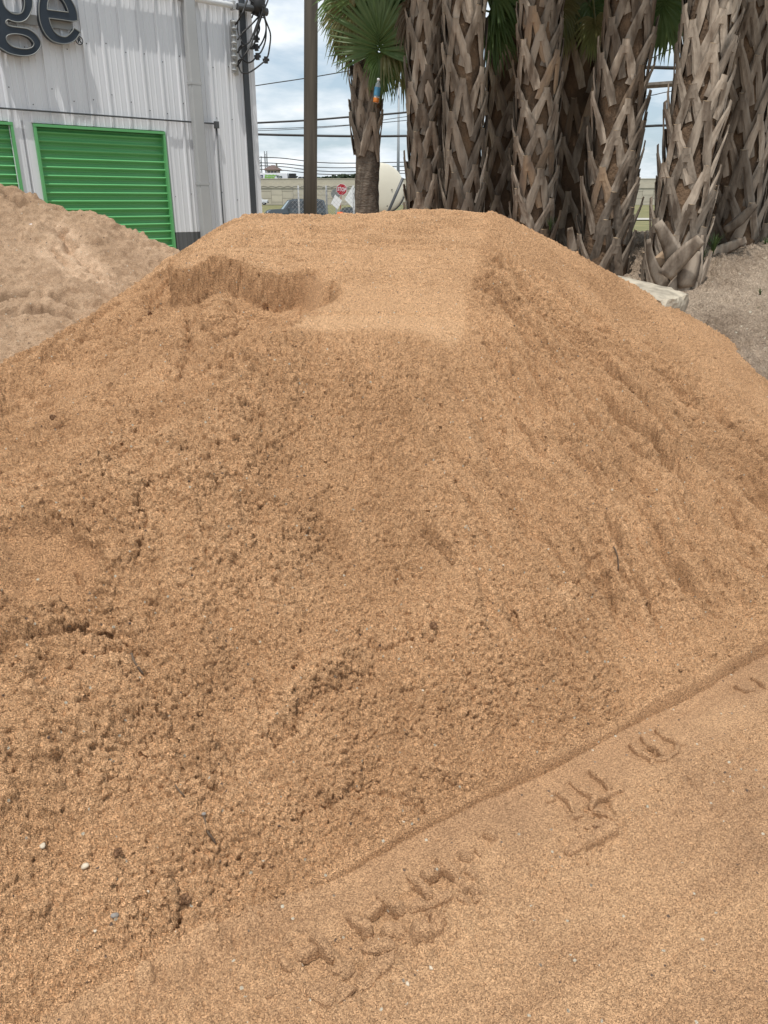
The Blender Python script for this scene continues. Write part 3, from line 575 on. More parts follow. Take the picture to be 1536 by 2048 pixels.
# ------------------------------------------------------------------ storage building
CRN = Vector((-2.37, 15.02, 0)); ANG = math.atan2(.682, .731); wd_ = Vector((.731, .682, 0)).normalized(); wn = Vector((.682, -.731, 0)).normalized()
def wall(px, py, off=0.0):
    """pixel -> (s, z) on the wall plane pushed off metres towards the yard"""
    dr = ray(px, py); o = Vector((0, 0, EYE)); p0 = CRN+wn*off
    t = (p0-o).dot(wn)/dr.dot(wn); p = o+dr*t; return ((p-CRN).dot(wd_), p.z)
bld = empty('storage_building', CRN, (0, 0, ANG)); tag(bld, 'pale grey ribbed metal storage building with bright green roll-up doors', 'building')
M['panel'] = mat('pale_metal_panel', (0.68, 0.70, 0.73), (0.63, 0.65, 0.68), 1.2, 0.42, 0.05, 3, 0.0, stretch=(1, 1, .25), rand=.03, spec=.5, detail=7)
M['trim'] = mat('charcoal_trim', (0.055, 0.062, 0.07), (0.04, 0.045, 0.05), 2, 0.5)
M['band'] = mat('dark_grey_band', (0.12, 0.125, 0.13), (0.095, 0.1, 0.105), 2, 0.5, stretch=(1, 1, .3))
M['green'] = mat('green_paint', (0.10, 0.36, 0.13), (0.125, 0.39, 0.155), 1.2, 0.38, spec=.5, stretch=(.4, 1, 1))
M['gutter'] = mat('grey_downspout', (0.40, 0.41, 0.41), (0.35, 0.36, 0.365), 1.5, 0.45)
M['conduit'] = mat('dark_conduit', (0.10, 0.105, 0.11), (0.07, 0.075, 0.08), 4, 0.5, metallic=.3)
M['steel'] = mat('galvanised_steel', (0.55, 0.56, 0.57), (0.42, 0.43, 0.44), 6, 0.35, metallic=.8)
PITCHX = .305; H = 5.3; TOP_BAND = wall(440, 462)[1]
def panel_prof(): # (x, y) across one pitch, y<0 is towards the yard
    return [(0, 0), (.012, -.001), (.020, -.030), (.048, -.030), (.058, 0), (.120, 0), (.128, -.007), (.142, -.007), (.150, 0), (.210, 0), (.218, -.007), (.232, -.007), (.240, 0), (PITCHX-.002, 0)]
def panel_mesh(z0, z1, m, dy=0.0):
    pr = panel_prof(); vs = [(x, y+dy, z0) for x, y in pr]+[(x, y+dy, z1) for x, y in pr]+[(x, .01, z0) for x, y in pr]+[(x, .01, z1) for x, y in pr]; n = len(pr)
    fs = [(i, i+1, n+i+1, n+i) for i in range(n-1)]+[(2*n+i+1, 2*n+i, 3*n+i, 3*n+i+1) for i in range(n-1)]
    fs += [(0, n, 3*n, 2*n), (n-1, 3*n-1, 4*n-1, 2*n-1)]
    return MB().add(vs, fs).mesh('wall_panel', m)
dL, dR_ = wall(66, 260)[0], wall(331, 300)[0]; dTop = (wall(66, 247)[1]+wall(330, 264)[1])/2
DW = dR_-dL; gap = abs(dL-wall(32, 300)[0]); doors = [(dL, dR_), (dL-gap-DW, dL-gap), (dL-2*(gap+DW), dL-2*(gap+DW)+DW)]

off0 = wall(218, 212)[0] % PITCHX
full = panel_mesh(TOP_BAND, H, M['panel']); low = panel_mesh(-.05, TOP_BAND-.004, M['band'], -.003); short = panel_mesh(dTop+.012, H, M['panel'])
nP = 52
for i in range(nP):
    x0 = off0-.02-(i+1)*PITCHX
    cxp = x0+PITCHX/2
    if any(a-.02 < cxp < b+.02 for a, b in doors): inst('wall_panel', short, bld, (x0, 0, 0))
    else: inst('wall_panel', full, bld, (x0, 0, 0)); inst('base_panel', low, bld, (x0, 0, 0))
xl = off0-.02-nP*PITCHX
core = MB().box(xl, -.02, .30, .34, -.05, H)          # inner wall face behind the panels, then the other walls
core.box(xl, -.02, 11.9, 12, -.05, H).box(-.06, -.02, .02, 12, -.05, H).box(xl, xl+.04, .02, 12, -.05, H)
core.build('wall', M['panel'], bld)
rf = MB().prism([(xl-.1, H), (xl-.1, H+.12), (.12, H+.12), (.12, H)], -.05, 12.2).build('roof', M['trim'], bld)
MB().box(-.075, .035, -.05, .10, -.05, H).build('corner_trim', M['trim'], bld)
# jamb fillers each side of every door so that panel edges meet the frame
fr_w = .038
slat = MB(); SL = .118
def slat_mesh(wd):
    pr = [(0, 0), (-.004, .022), (-.022, .036), (-.044, .048), (-.052, .060), (-.044, .070), (-.018, .080), (-.002, .092), (0, SL-.002), (.012, SL-.002), (.012, 0)]
    n = len(pr); vs = [(0, y, z) for y, z in pr]+[(wd, y, z) for y, z in pr]
    fs = [(i+n, (i+1) % n+n, (i+1) % n, i) for i in range(n)]+[tuple(range(n)), tuple(range(2*n-1, n-1, -1))]
    return MB().add(vs, fs).mesh('slat', M['green'])
sm = slat_mesh(DW-2*fr_w+.01)
for k, (a, b) in enumerate(doors):
    dr = empty('door', (a, 0, 0)); dr.parent = bld
    MB().box(0, fr_w, -.045, .11, -.04, dTop-fr_w).build('frame', M['green'], dr)
    MB().box(DW-fr_w, DW, -.045, .11, -.04, dTop-fr_w).build('frame', M['green'], dr)
    MB().box(0, DW, -.048, .11, dTop-fr_w, dTop).build('lintel', M['green'], dr)
    for i in range(int((dTop-fr_w)/SL)+1):
        z = dTop-fr_w-(i+1)*SL-.004
        if z > -.06: inst('slat', sm, dr, (fr_w-.005, .055, z))
# pieces of panel cut beside the doors
for a, b in doors:
    for e, sgn in ((a, -1), (b, 1)):
        lo_, hi_ = (e-.16, e-.001) if sgn < 0 else (e+.001, e+.16)
        MB().box(lo_, hi_, -.004, .006, TOP_BAND, dTop+.03).build('jamb_flashing', M['panel'], bld)
        MB().box(lo_, hi_, -.006, .006, -.05, TOP_BAND-.003).build('jamb_flashing', M['band'], bld)
# downspout
g0, g1 = wall(383, 240, .06), wall(383, 240, .06)
gx = (wall(371, 100, .07)[0]+wall(392, 100, .07)[0])/2
ds_ = MB().box(gx-.095, gx+.095, -.165, -.034, -.05, H-.12).build('downspout', M['gutter'], bld); bevel(ds_, .02)
for z in (1.9, 3.4, 4.6): MB().box(gx-.10, gx+.10, -.168, -.03, z, z+.04).build('strap', M['gutter'], bld)
# screws, tiny: one part
sc_ = MB()
for z in (1.75, 3.05, 3.75):
    for i in range(30):
        x = off0-.02-(i+1)*PITCHX+.09
        if any(a < x < b for a, b in doors) and z < dTop: continue
        sc_.lathe([(.009, 0), (.007, -.006), (.001, -.008)], 6, (x, 0, z+random.uniform(-.12, .12)), 'y')
tag(sc_.build('screws', M['conduit'], bld), kind='stuff')
# thin conduit along the wall over the doors, turning down near the corner
cz = wall(300, 238, .05)[1]; xe = wall(432, 246, .05)[0]
cnd = MB().tube([(xl+.3, -.055, cz), (xe-.05, -.055, cz)], .012, 8).tube([(xe, -.055, cz-.06), (xe, -.055, -.05)], .012, 8)
cd = cnd.build('conduit', M['conduit'], bld, True); MB().box(xe-.035, xe+.035, -.09, -.032, cz-.07, cz+.035).build('junction_box', M['conduit'], bld)
# thick pale pipe near the top running past the corner
p0, p1 = wall(400, 0, .09), wall(484, 14, .09)
pzz = (p0[1]+p1[1])/2; print('pipe z', p0, p1)
pe = .34
MB().tube([(-3.4, -.09, pzz), (pe, -.09, pzz)], .045, 14).build('pipe', mat('pale_pipe', (.72, .73, .73), (.6, .61, .62), 3, .4), bld, True)
MB().tube([(pe-.02, -.09, pzz), (pe+.10, -.09, pzz)], .062, 12).build('pipe_coupling', M['conduit'], bld, True)
for x in (-2.9, -1.2, -.25): MB().box(x, x+.04, -.145, -.03, pzz-.06, pzz+.06).build('pipe_bracket', M['gutter'], bld)

# sign letters
M['navy'] = mat('navy_sign_face', (0.022, 0.032, 0.045), (0.03, 0.04, 0.055), 2, 0.4)
M['trimcap'] = mat('grey_trim_cap', (0.22, 0.23, 0.22), (0.17, 0.18, 0.18), 3, 0.5)
def catmull(p, n=6):
    o = []; k = len(p)
    for i in range(k):
        a, b, c, d = p[i-1], p[i], p[(i+1) % k], p[(i+2) % k]
        for j in range(n):
            t = j/n; o.append(tuple(.5*((2*b[q])+(-a[q]+c[q])*t+(2*a[q]-5*b[q]+4*c[q]-d[q])*t*t+(-a[q]+3*b[q]-3*c[q]+d[q])*t**3) for q in (0, 1)))
    return o
def corners(p, sharp, n=6):
    """closed outline, smooth except at the listed indices"""
    k = len(p); o = []
    for i in range(k):
        a, b, c, d = p[i-1], p[i], p[(i+1) % k], p[(i+2) % k]
        if i in sharp: a = (2*b[0]-c[0], 2*b[1]-c[1])
        if (i+1) % k in sharp: d = (2*c[0]-b[0], 2*c[1]-b[1])
        for j in range(n):
            t = j/n; o.append(tuple(.5*((2*b[q])+(-a[q]+c[q])*t+(2*a[q]-5*b[q]+4*c[q]-d[q])*t*t+(-a[q]+3*b[q]-3*c[q]+d[q])*t**3) for q in (0, 1)))
    return o
def letter(name, loops, off=.15, depth=.085):
    cu = bpy.data.curves.new(name, 'CURVE'); cu.dimensions = '2D'; cu.fill_mode = 'BOTH'; cu.extrude = depth/2
    rims = MB(); root = empty(name)
    for lp, sharp in loops:
        pts = [wall(x/8.533, y/8.533, off) for x, y in corners(lp, sharp)]
        sp = cu.splines.new('POLY'); sp.points.add(len(pts)-1); sp.use_cyclic_u = True
        for i, (s, z) in enumerate(pts): sp.points[i].co = (s, z, 0, 1)
        rims.tube([(s, -off-.004, z) for s, z in pts+pts[:1]], .007, 5, False)
    tmp = bpy.data.objects.new('tmp', cu); col.objects.link(tmp)
    me = bpy.data.meshes.new_from_object(tmp.evaluated_get(bpy.context.evaluated_depsgraph_get())); bpy.data.objects.remove(tmp)
    me.materials.clear(); me.materials.append(M['navy'])
    root.location = CRN; root.rotation_euler = (0, 0, ANG)
    f = bpy.data.objects.new('letter_body', me); col.objects.link(f); f.parent = root
    f.rotation_euler = (R(90), 0, 0); f.location = (0, -off+depth/2, 0)
    rims.build('trim_cap', M['trimcap'], root)
    return root
E_OUT = [(1370,550),(1300,665),(1190,735),(1050,745),(900,700),(780,590),(700,430),(665,250),(668,60),(700,-80),(765,-180),(860,-235),(960,-235),(1070,-180),(1150,-100),(1215,0),(1275,110),(1315,235),(1327,355),(1240,365),(1040,336),(835,310),(870,430),(930,540),(1010,605),(1110,630),(1180,590),(1235,530),(1265,480)]
E_IN = [(805,165),(812,60),(840,-30),(890,-85),(950,-95),(1010,-60),(1080,20),(1130,110),(1165,210),(980,187)]
le = letter('sign_letter', [(E_OUT, {0, 18, 21, 28}), (E_IN, {0, 8})]); tag(le, 'large navy letter e mounted on the grey metal wall, last of the sign', 'sign letter', 'wall sign letters')
G_OUT = [(545,-60),(555,60),(545,150),(500,260),(430,345),(320,380),(200,358),(140,335),(95,370),(120,420),(190,450),(330,470),(470,495),(590,570),(670,670),(697,760),(650,860),(560,930),(430,955),(300,945),(160,910),(50,850),(-40,780),(-90,690),(-90,600),(-40,530),(-25,480),(-50,420),(-30,330),(-20,250),(-90,180),(-125,60),(-125,-80),(-60,-200),(60,-260),(250,-270),(400,-240),(500,-170)]
G_UP = [(50,-20),(70,90),(130,170),(220,230),(310,240),(380,205),(412,120),(415,0),(390,-100),(320,-170),(200,-190),(100,-150)]
G_LO = [(105,640),(150,595),(250,580),(380,595),(490,640),(560,710),(575,760),(540,810),(450,835),(330,825),(210,790),(130,720)]
lg = letter('sign_letter', [(G_OUT, set()), (G_UP, set()), (G_LO, set())]); tag(lg, 'large navy letter g with closed lower loop, cut by the left edge', 'sign letter', 'wall sign letters')
rs_, rz_ = wall(1352/8.533, 690/8.533, .12)
rg = empty('registered_mark', CRN, (0, 0, ANG)); tag(rg, 'small round registered trademark sign below the navy letter e', 'sign mark', None)
MB().lathe([(.056, .03), (.056, 0)], 24, (rs_, -.12, rz_), 'y').build('disc', mat('white_disc', (.75, .75, .75), (.7, .7, .7)), rg)
ringm = MB(); ringm.tube([(rs_+.052*math.cos(t), -.122, rz_+.052*math.sin(t)) for t in [2*math.pi*i/24 for i in range(25)]], .007, 6, False); ringm.build('ring', M['navy'], rg)
def text_mesh(name, body, size, m, parent, loc, rot, ext=.003, bold=0.0, sx=1.0):
    cu = bpy.data.curves.new(name, 'FONT'); cu.body = body; cu.size = size; cu.align_x = 'CENTER'; cu.align_y = 'CENTER'; cu.extrude = ext; cu.offset = bold
    tmp = bpy.data.objects.new('tmp', cu); col.objects.link(tmp)
    me = bpy.data.meshes.new_from_object(tmp.evaluated_get(bpy.context.evaluated_depsgraph_get())); bpy.data.objects.remove(tmp)
    me.materials.clear(); me.materials.append(m); o = bpy.data.objects.new(name, me); col.objects.link(o); o.parent = parent; o.location = loc; o.rotation_euler = rot; o.scale = (sx, 1, 1); return o
text_mesh('lettering', 'R', .095, M['navy'], rg, (rs_, -.125, rz_), (R(90), 0, 0), .002, .003)
# raceway behind the letters
rc0 = wall(575/8.533, 175/8.533, .1); rc1 = wall(1250/8.533, 430/8.533, .1)
rw = empty('sign_raceway', CRN, (0, 0, ANG)); MB().box(-9.0, wall(1245/8.533, 420/8.533, .1)[0], -.063, -.032, rc1[1]-.06, rc0[1]-.05).build('raceway_box', mat('grey_raceway', (.33, .34, .33), (.28, .29, .29), 3, .6), rw)
tag(rw, 'flat grey mounting box behind the navy sign letters', 'sign raceway')

# service rack with insulators, weatherhead and drip loops at the corner
wx = lambda px, py, off: (lambda q: CRN+wd_*q[0]+wn*off+Vector((0, 0, q[1])))(wall(px, py, off))
rk = empty('insulator_rack', CRN, (0, 0, ANG)); tag(rk, 'vertical steel rack of spool insulators on the wall near its corner', 'insulator rack')
r0, r1 = wall(466, 40, .07), wall(470, 150, .07)
MB().box(r0[0]-.035, r0[0]+.035, -.085, -.035, r1[1], r0[1]).build('rack_bar', mat('pale_rack', (.5, .49, .45), (.3, .29, .27), 8, .6), rk)
M['porcelain'] = mat('grey_porcelain', (.42, .43, .43), (.3, .31, .31), 8, .25)
ins = []
for py in (50, 79, 106, 134):
    s_, z_ = wall(468, py, .13)
    io = MB().lathe([(.012, -.07), (.045, -.06), (.05, -.045), (.028, -.03), (.026, 0), (.028, .025), (.05, .04), (.045, .055), (.012, .065)], 14, (s_, -.13, z_)).build('insulator', M['porcelain'], rk, True)
    MB().box(s_-.012, s_+.012, -.15, -.08, z_+.066, z_+.076).box(s_-.012, s_+.012, -.15, -.08, z_-.08, z_-.07).build('clevis', M['steel'], io)
    ins.append(wx(472, py, .15))
M['cable'] = mat('black_cable', (.012, .012, .013), (.02, .02, .02), 5, .5)
wh = empty('weatherhead', wx(516, 18, .15)); tag(wh, 'dark service entrance head on the end of the pale pipe with cables spilling out', 'weatherhead')
c0 = wh.location
whb = MB(); whb.lathe([(.02, -.12), (.10, -.09), (.13, 0), (.12, .10), (.07, .19), (.01, .22)], 14); whb.build('hood', M['cable'], wh, True, (0, 0, .02))
MB().tube([(-.30, -.28, -.02), (0, 0, 0)], .05, 10).build('stub_pipe', M['conduit'], wh)
rnd = random.Random(3)
whc = MB()
for i in range(9):
    a = [Vector((rnd.uniform(-.12, .12), rnd.uniform(-.12, .05), rnd.uniform(-.15, .22))) for _ in range(5)]; whc.tube(a, .012, 5)
whc.build('cable_tangle', M['cable'], wh)
def spline(p, n=8):
    p = [Vector(q) for q in p]; o = []
    for i in range(len(p)-1):
        a = p[i-1] if i else p[0]*2-p[1]; b, c = p[i], p[i+1]; d = p[i+2] if i+2 < len(p) else c*2-b
        for j in range(n):
            t = j/n; o.append(.5*((2*b)+(c-a)*t+(2*a-5*b+4*c-d)*t*t+(-a+3*b-3*c+d)*t**3))
    return o+[p[-1]]
cabs = [([(516,35),(500,52),(485,66),(475,80)], 'taut black cable from the weatherhead to the second insulator'), ([(520,30),(513,50),(500,82),(486,92),(474,106)], 'black cable dropping to the third insulator from the top'),
        ([(530,0),(522,32),(512,60),(503,88),(488,112),(474,133)], 'long black cable passing the weatherhead down to the lowest insulator'), ([(495,0),(488,18),(483,30),(471,50)], 'short black cable from the pipe to the topmost insulator'),
        ([(516,40),(519,58),(514,72),(512,80),(506,93),(500,97),(510,97),(521,90),(530,70),(532,50),(526,25)], 'black drip loop with the two highest connectors'), ([(528,25),(532,50),(531,80),(523,102),(514,112),(505,122),(495,125),(482,115),(477,100),(483,90)], 'black drip loop with a connector, bottom reaching left of the wall corner'),
        ([(524,25),(535,50),(541,70),(539,95),(534,116),(520,130),(500,144),(485,146),(478,135),(477,122),(485,118)], 'widest and lowest black drip loop, with the lowest connector'), ([(485,24),(476,45),(476,65),(483,82),(492,96)], 'thin black cable looping over the grey wall between the insulators'), ([(536,0),(519,45),(510,82),(500,97)], 'black cable crossing diagonally behind the loops')]
lugs = {4: [(513,78),(513,95)], 5: [(515,113)], 6: [(532,120)]}
for i, (pp, lb) in enumerate(cabs):
    pts = [wx(x, y, .16+.05*(i % 4) if x > 478 else .15) for x, y in pp]
    cb = empty('service_cable', pts[0]); tag(cb, lb, 'cable', 'service cables at the building corner')
    sp_ = spline([q-pts[0] for q in pts]); MB().tube(sp_, .013 if i != 7 else .009, 6).build('cable', M['cable'], cb, True)
    for (x, y) in lugs.get(i, []):
        q = wx(x, y, .16+.05*(i % 4))-pts[0]
        MB().box(q.x-.03, q.x+.03, q.y-.03, q.y+.03, q.z-.05, q.z+.05).box(q.x-.055, q.x+.055, q.y-.02, q.y+.02, q.z-.015, q.z+.02).build('connector', M['cable'], cb)

# ------------------------------------------------------------------ utility pole, wires
M['wood'] = mat('grey_creosote_wood', (0.115, 0.098, 0.078), (0.066, 0.057, 0.046), 9, 0.9, 0.7, 30, stretch=(1, 1, .06), detail=8)
a, b = at(620.3, 450, 16.5), at(622, 0, 16.5); ax = (b-a); base = a-ax*((a.z+.05)/ax.z); top = a+ax*((8.2-a.z)/ax.z)
up = empty('utility_pole', base); up.rotation_euler = ax.to_track_quat('Z', 'Y').to_euler(); tag(up, 'tall grey wooden utility pole just right of the metal building', 'utility pole')
Lp = (top-base).length
MB().lathe([(.136, 0), (.132, Lp*.3), (.126, Lp*.6), (.118, Lp-.02), (.10, Lp)], 20).build('pole', M['wood'], up, True)
MB().tube([(-.3, 0, Lp-.5), (.9, 0, Lp-.5)], .05, 6).build('crossarm', M['wood'], up)
p2 = at(1372, 300, 24); up2 = empty('utility_pole', (p2.x, 24, -.05)); tag(up2, 'farther wooden pole hidden behind the palms, its crossarm showing in the gap', 'utility pole')
cz2 = at(1310, 166, 24).z
MB().lathe([(.15, 0), (.12, cz2+1.2)], 14).build('pole', M['wood'], up2, True)
ca = at(1285, 172, 24)-Vector((p2.x, 24, -.05)); cb_ = at(1450, 160, 24.0)-Vector((p2.x, 24, -.05))
MB().tube([ca, cb_], .075, 4).build('crossarm', M['wood'], up2)
def wire(pp, Y, r, lb, grp='power lines across the sky', Y1=None):
    n = len(pp); pts = [at(x, y, Y+((Y1 or Y)-Y)*i/max(1, n-1)) for i, (x, y) in enumerate(pp)]
    o = MB().tube(spline(pts, 6), r, 5).build('power_line', M['cable'], None, True); tag(o, lb, 'power line', grp); return o
wire([(430, 190), (497, 174), (608, 157), (702, 141), (900, 105)], 22, .012, 'thin grey wire rising to the right, highest line left of the palms')
wire([(440, 250), (500, 246.5), (610, 241), (710, 233), (800, 226), (1000, 205)], 26, .028, 'thick black line above the other two heavy lines')
wire([(440, 262), (500, 258.5), (610, 255), (710, 249), (800, 242), (1000, 220)], 26, .010, 'thin line, upper of the close pair between the heavy lines')
wire([(440, 264), (500, 262), (610, 257.5), (710, 249.5), (800, 235), (1000, 210)], 27, .009, 'thin line, lower of the close pair between the heavy lines')
wire([(440, 267), (500, 268.5), (610, 271), (710, 272.5), (800, 272), (1000, 268)], 26, .034, 'thick black line, lowest of the heavy lines')
wire([(1240, 137), (1300, 135), (1340, 136), (1460, 139)], 24, .045, 'short heavy black line above the crossarm in the gap between palms')
wire([(1240, 255), (1300, 252), (1330, 251), (1460, 249)], 25, .035, 'heavy black line below the crossarm in the gap between palms')
wire([(1240, 128), (1300, 117), (1345, 97), (1460, 60)], 24, .014, 'thin wire slanting steeply up through the gap between palms')
wire([(1240, 196), (1300, 191), (1340, 183), (1460, 165)], 25, .012, 'thin wire just under the crossarm')
for k, (y0, y1) in enumerate([(316, 330), (327, 338), (333, 347), (340, 352)]):
    wire([(480, y0-2), (560, y0), (660, (y0+y1)/2+3), (830, y1-6)], 320+k*10, .16, ['faint far transmission wire, topmost of four', 'faint far transmission wire, second from the top', 'faint far transmission wire, third from the top', 'faint far transmission wire, lowest of four'][k], 'far transmission wires')

# ------------------------------------------------------------------ palms
M['boot'] = mat('weathered_leaf_base', (0.34, 0.28, 0.22), (0.105, 0.075, 0.052), 7, 0.85, 0.7, 26, stretch=(1.6, 1.6, .45), rand=.42, detail=8, lo=.38, hi=.68)
M['boot_brown'] = mat('brown_leaf_base', (0.30, 0.21, 0.135), (0.16, 0.12, 0.09), 6, 0.85, 0.6, 26, stretch=(1.6, 1.6, .45), rand=.35, detail=8)
M['cut'] = mat('cut_end', (0.50, 0.38, 0.24), (0.36, 0.25, 0.15), 12, 0.8)
M['fibre'] = mat('trunk_fibre', (0.085, 0.055, 0.034), (0.16, 0.10, 0.058), 8, 0.95, 1.0, 40, stretch=(1, 1, .7), detail=8, bdist=.02)
M['bark'] = mat('ringed_palm_bark', (0.115, 0.09, 0.07), (0.20, 0.165, 0.13), 7, 0.95, 1.0, 22, stretch=(1, 1, 2.6), detail=8, bdist=.02)
def leaf_mat(name, c1, c2):
    m = mat(name, c1, c2, 3.0, 0.45, 0, rand=.15); t = m.node_tree; b = t.nodes['Principled BSDF']
    tr = N(t, 'ShaderNodeBsdfTranslucent'); src = b.inputs['Base Color'].links[0].from_socket; t.links.new(src, tr.inputs[0])
    ms = N(t, 'ShaderNodeMixShader'); ms.inputs[0].default_value = .3; o = [n for n in t.nodes if n.type == 'OUTPUT_MATERIAL'][0]
    t.links.new(b.outputs[0], ms.inputs[1]); t.links.new(tr.outputs[0], ms.inputs[2]); t.links.new(ms.outputs[0], o.inputs[0]); return m
M['leaf'] = leaf_mat('palm_leaf', (0.085, 0.15, 0.04), (0.15, 0.21, 0.07))
M['leaf_old'] = leaf_mat('old_palm_leaf', (0.16, 0.18, 0.055), (0.22, 0.20, 0.08))
M['leaf_dead'] = leaf_mat('dead_palm_leaf', (0.10, 0.075, 0.045), (0.16, 0.12, 0.075))
def boot_mesh(r, L0, W0, lean, seed, m):
    """split leaf base: cut stub on top, two straps that wrap down round the trunk"""
    rnd = random.Random(seed); mb = MB(); T = .008
    def P(a, z, o): return Vector(((r+o)*math.cos(a/r), (r+o)*math.sin(a/r), z))
    for sd in (-1, 1):
        span = W0*rnd.uniform(.85, 1.15); dn = L0*rnd.uniform(.9, 1.1); vs = []; K = 7
        for i in range(K+1):
            t = i/K
            a = sd*(.012+span*t**1.15); z = .09-(dn+.09)*t
            o = lean*(1-t)**1.7+.016*(1-t)+.004
            hw = (.022+.022*min(1, t*1.4))*(1 if t < .85 else .85)
            jit = rnd.uniform(-.004, .004)
            for (q, oo) in ((-1, -.004), (-.55, T*.9), (.4, T*1.15), (1, 0), (.3, -T*.7), (-.5, -T*.7)):
                # across the strap, nearly tangential
                vs.append(P(a+q*hw+jit, z+q*hw*.35*sd, o+oo))
        n = 6; fs = [(i*n+j, (i+1)*n+j, (i+1)*n+(j+1) % n, i*n+(j+1) % n) for i in range(K) for j in range(n)]+[tuple(range(n)), tuple(K*n+j for j in range(n))[::-1]]
        mb.add(vs, fs)
    # stub: crescent section from crotch to cut tip
    vs = []; K = 3
    for i in range(K+1):
        t = i/K; z = .02+.12*t; o = lean*(.80+.35*t)+.020; hw = .034-.007*t
        for q in (-1, -.5, .5, 1): vs.append(P(q*hw, z+.016*abs(q)*t, o+T*1.1-.014*q*q))
        for q in (.8, .3, -.3, -.8): vs.append(P(q*hw, z+.010*abs(q)*t, o-T*.5-.006*q*q))
    n = 8; fs = [(i*n+j, (i+1)*n+j, (i+1)*n+(j+1) % n, i*n+(j+1) % n) for i in range(K) for j in range(n)]+[tuple(range(n))]
    mb.add(vs, fs); base_faces = len(mb.f)
    mb.add([vs[K*n+j]+Vector((.001, 0, .0015)) for j in range(n)], [tuple(range(n))[::-1]])
    me = mb.mesh('leaf_base', m); me.materials.append(M['cut']); me.polygons[len(me.polygons)-1].material_index = 1
    me.polygons.foreach_set('use_smooth', [False]*len(me.polygons))
    return me
def frond_mesh(hub, axis, normal, Lf, n=40, spread=115, g=.35, petiole=None, seed=0, m=None):
    """costapalmate fan: folded leaflets radiating from the hub, tips bent by gravity"""
    rnd = random.Random(seed); mb = MB(); ax = axis.normalized(); nz = (normal-ax*normal.dot(ax)).normalized(); ay = nz.cross(ax)
    if petiole is not None:
        mid = (hub+petiole)/2+Vector((0, 0, .05*(hub-petiole).length)); mb.tube([petiole, mid, hub, hub+ax*Lf*.22], [.016, .012, .010, .005], 5)
    for i in range(n):
        th = R(-spread+2*spread*i/(n-1)+rnd.uniform(-2.2, 2.2)); ln = Lf*(.62+.38*math.cos(th*.62))*rnd.uniform(.86, 1.05)
        st = hub+ax*Lf*.20*max(0, math.cos(th))
        d = (ax*math.cos(th)+ay*math.sin(th)+nz*(.10+.16*abs(math.sin(th))+rnd.uniform(-.06, .06))).normalized()
        sd = d.cross(nz).normalized(); gg = g*rnd.uniform(.6, 1.5); K = 5; vs = []
        tw = rnd.uniform(-.5, .5)
        for k in range(K+1):
            t = k/K; p = st+d*ln*t; p = p+Vector((0, 0, -gg*ln*max(0, t-.35)**1.8*1.7))
            p = p-d*ln*.18*gg*max(0, t-.5)
            wd = (.004+.016*min(1, t*3.2))*(1-t**2.2)+.0012
            vs += [p-sd*wd+nz*.006*(1 if i % 2 else -1)*(1-t), p+nz*.006*(1-t)*(-1 if i % 2 else 1), p+sd*wd+nz*.006*(1 if i % 2 else -1)*(1-t)]
        mb.add(vs, [(k*3+j, k*3+j+1, k*3+j+4, k*3+j+3) for k in range(K) for j in (0, 1)])
    return mb
NB = 0
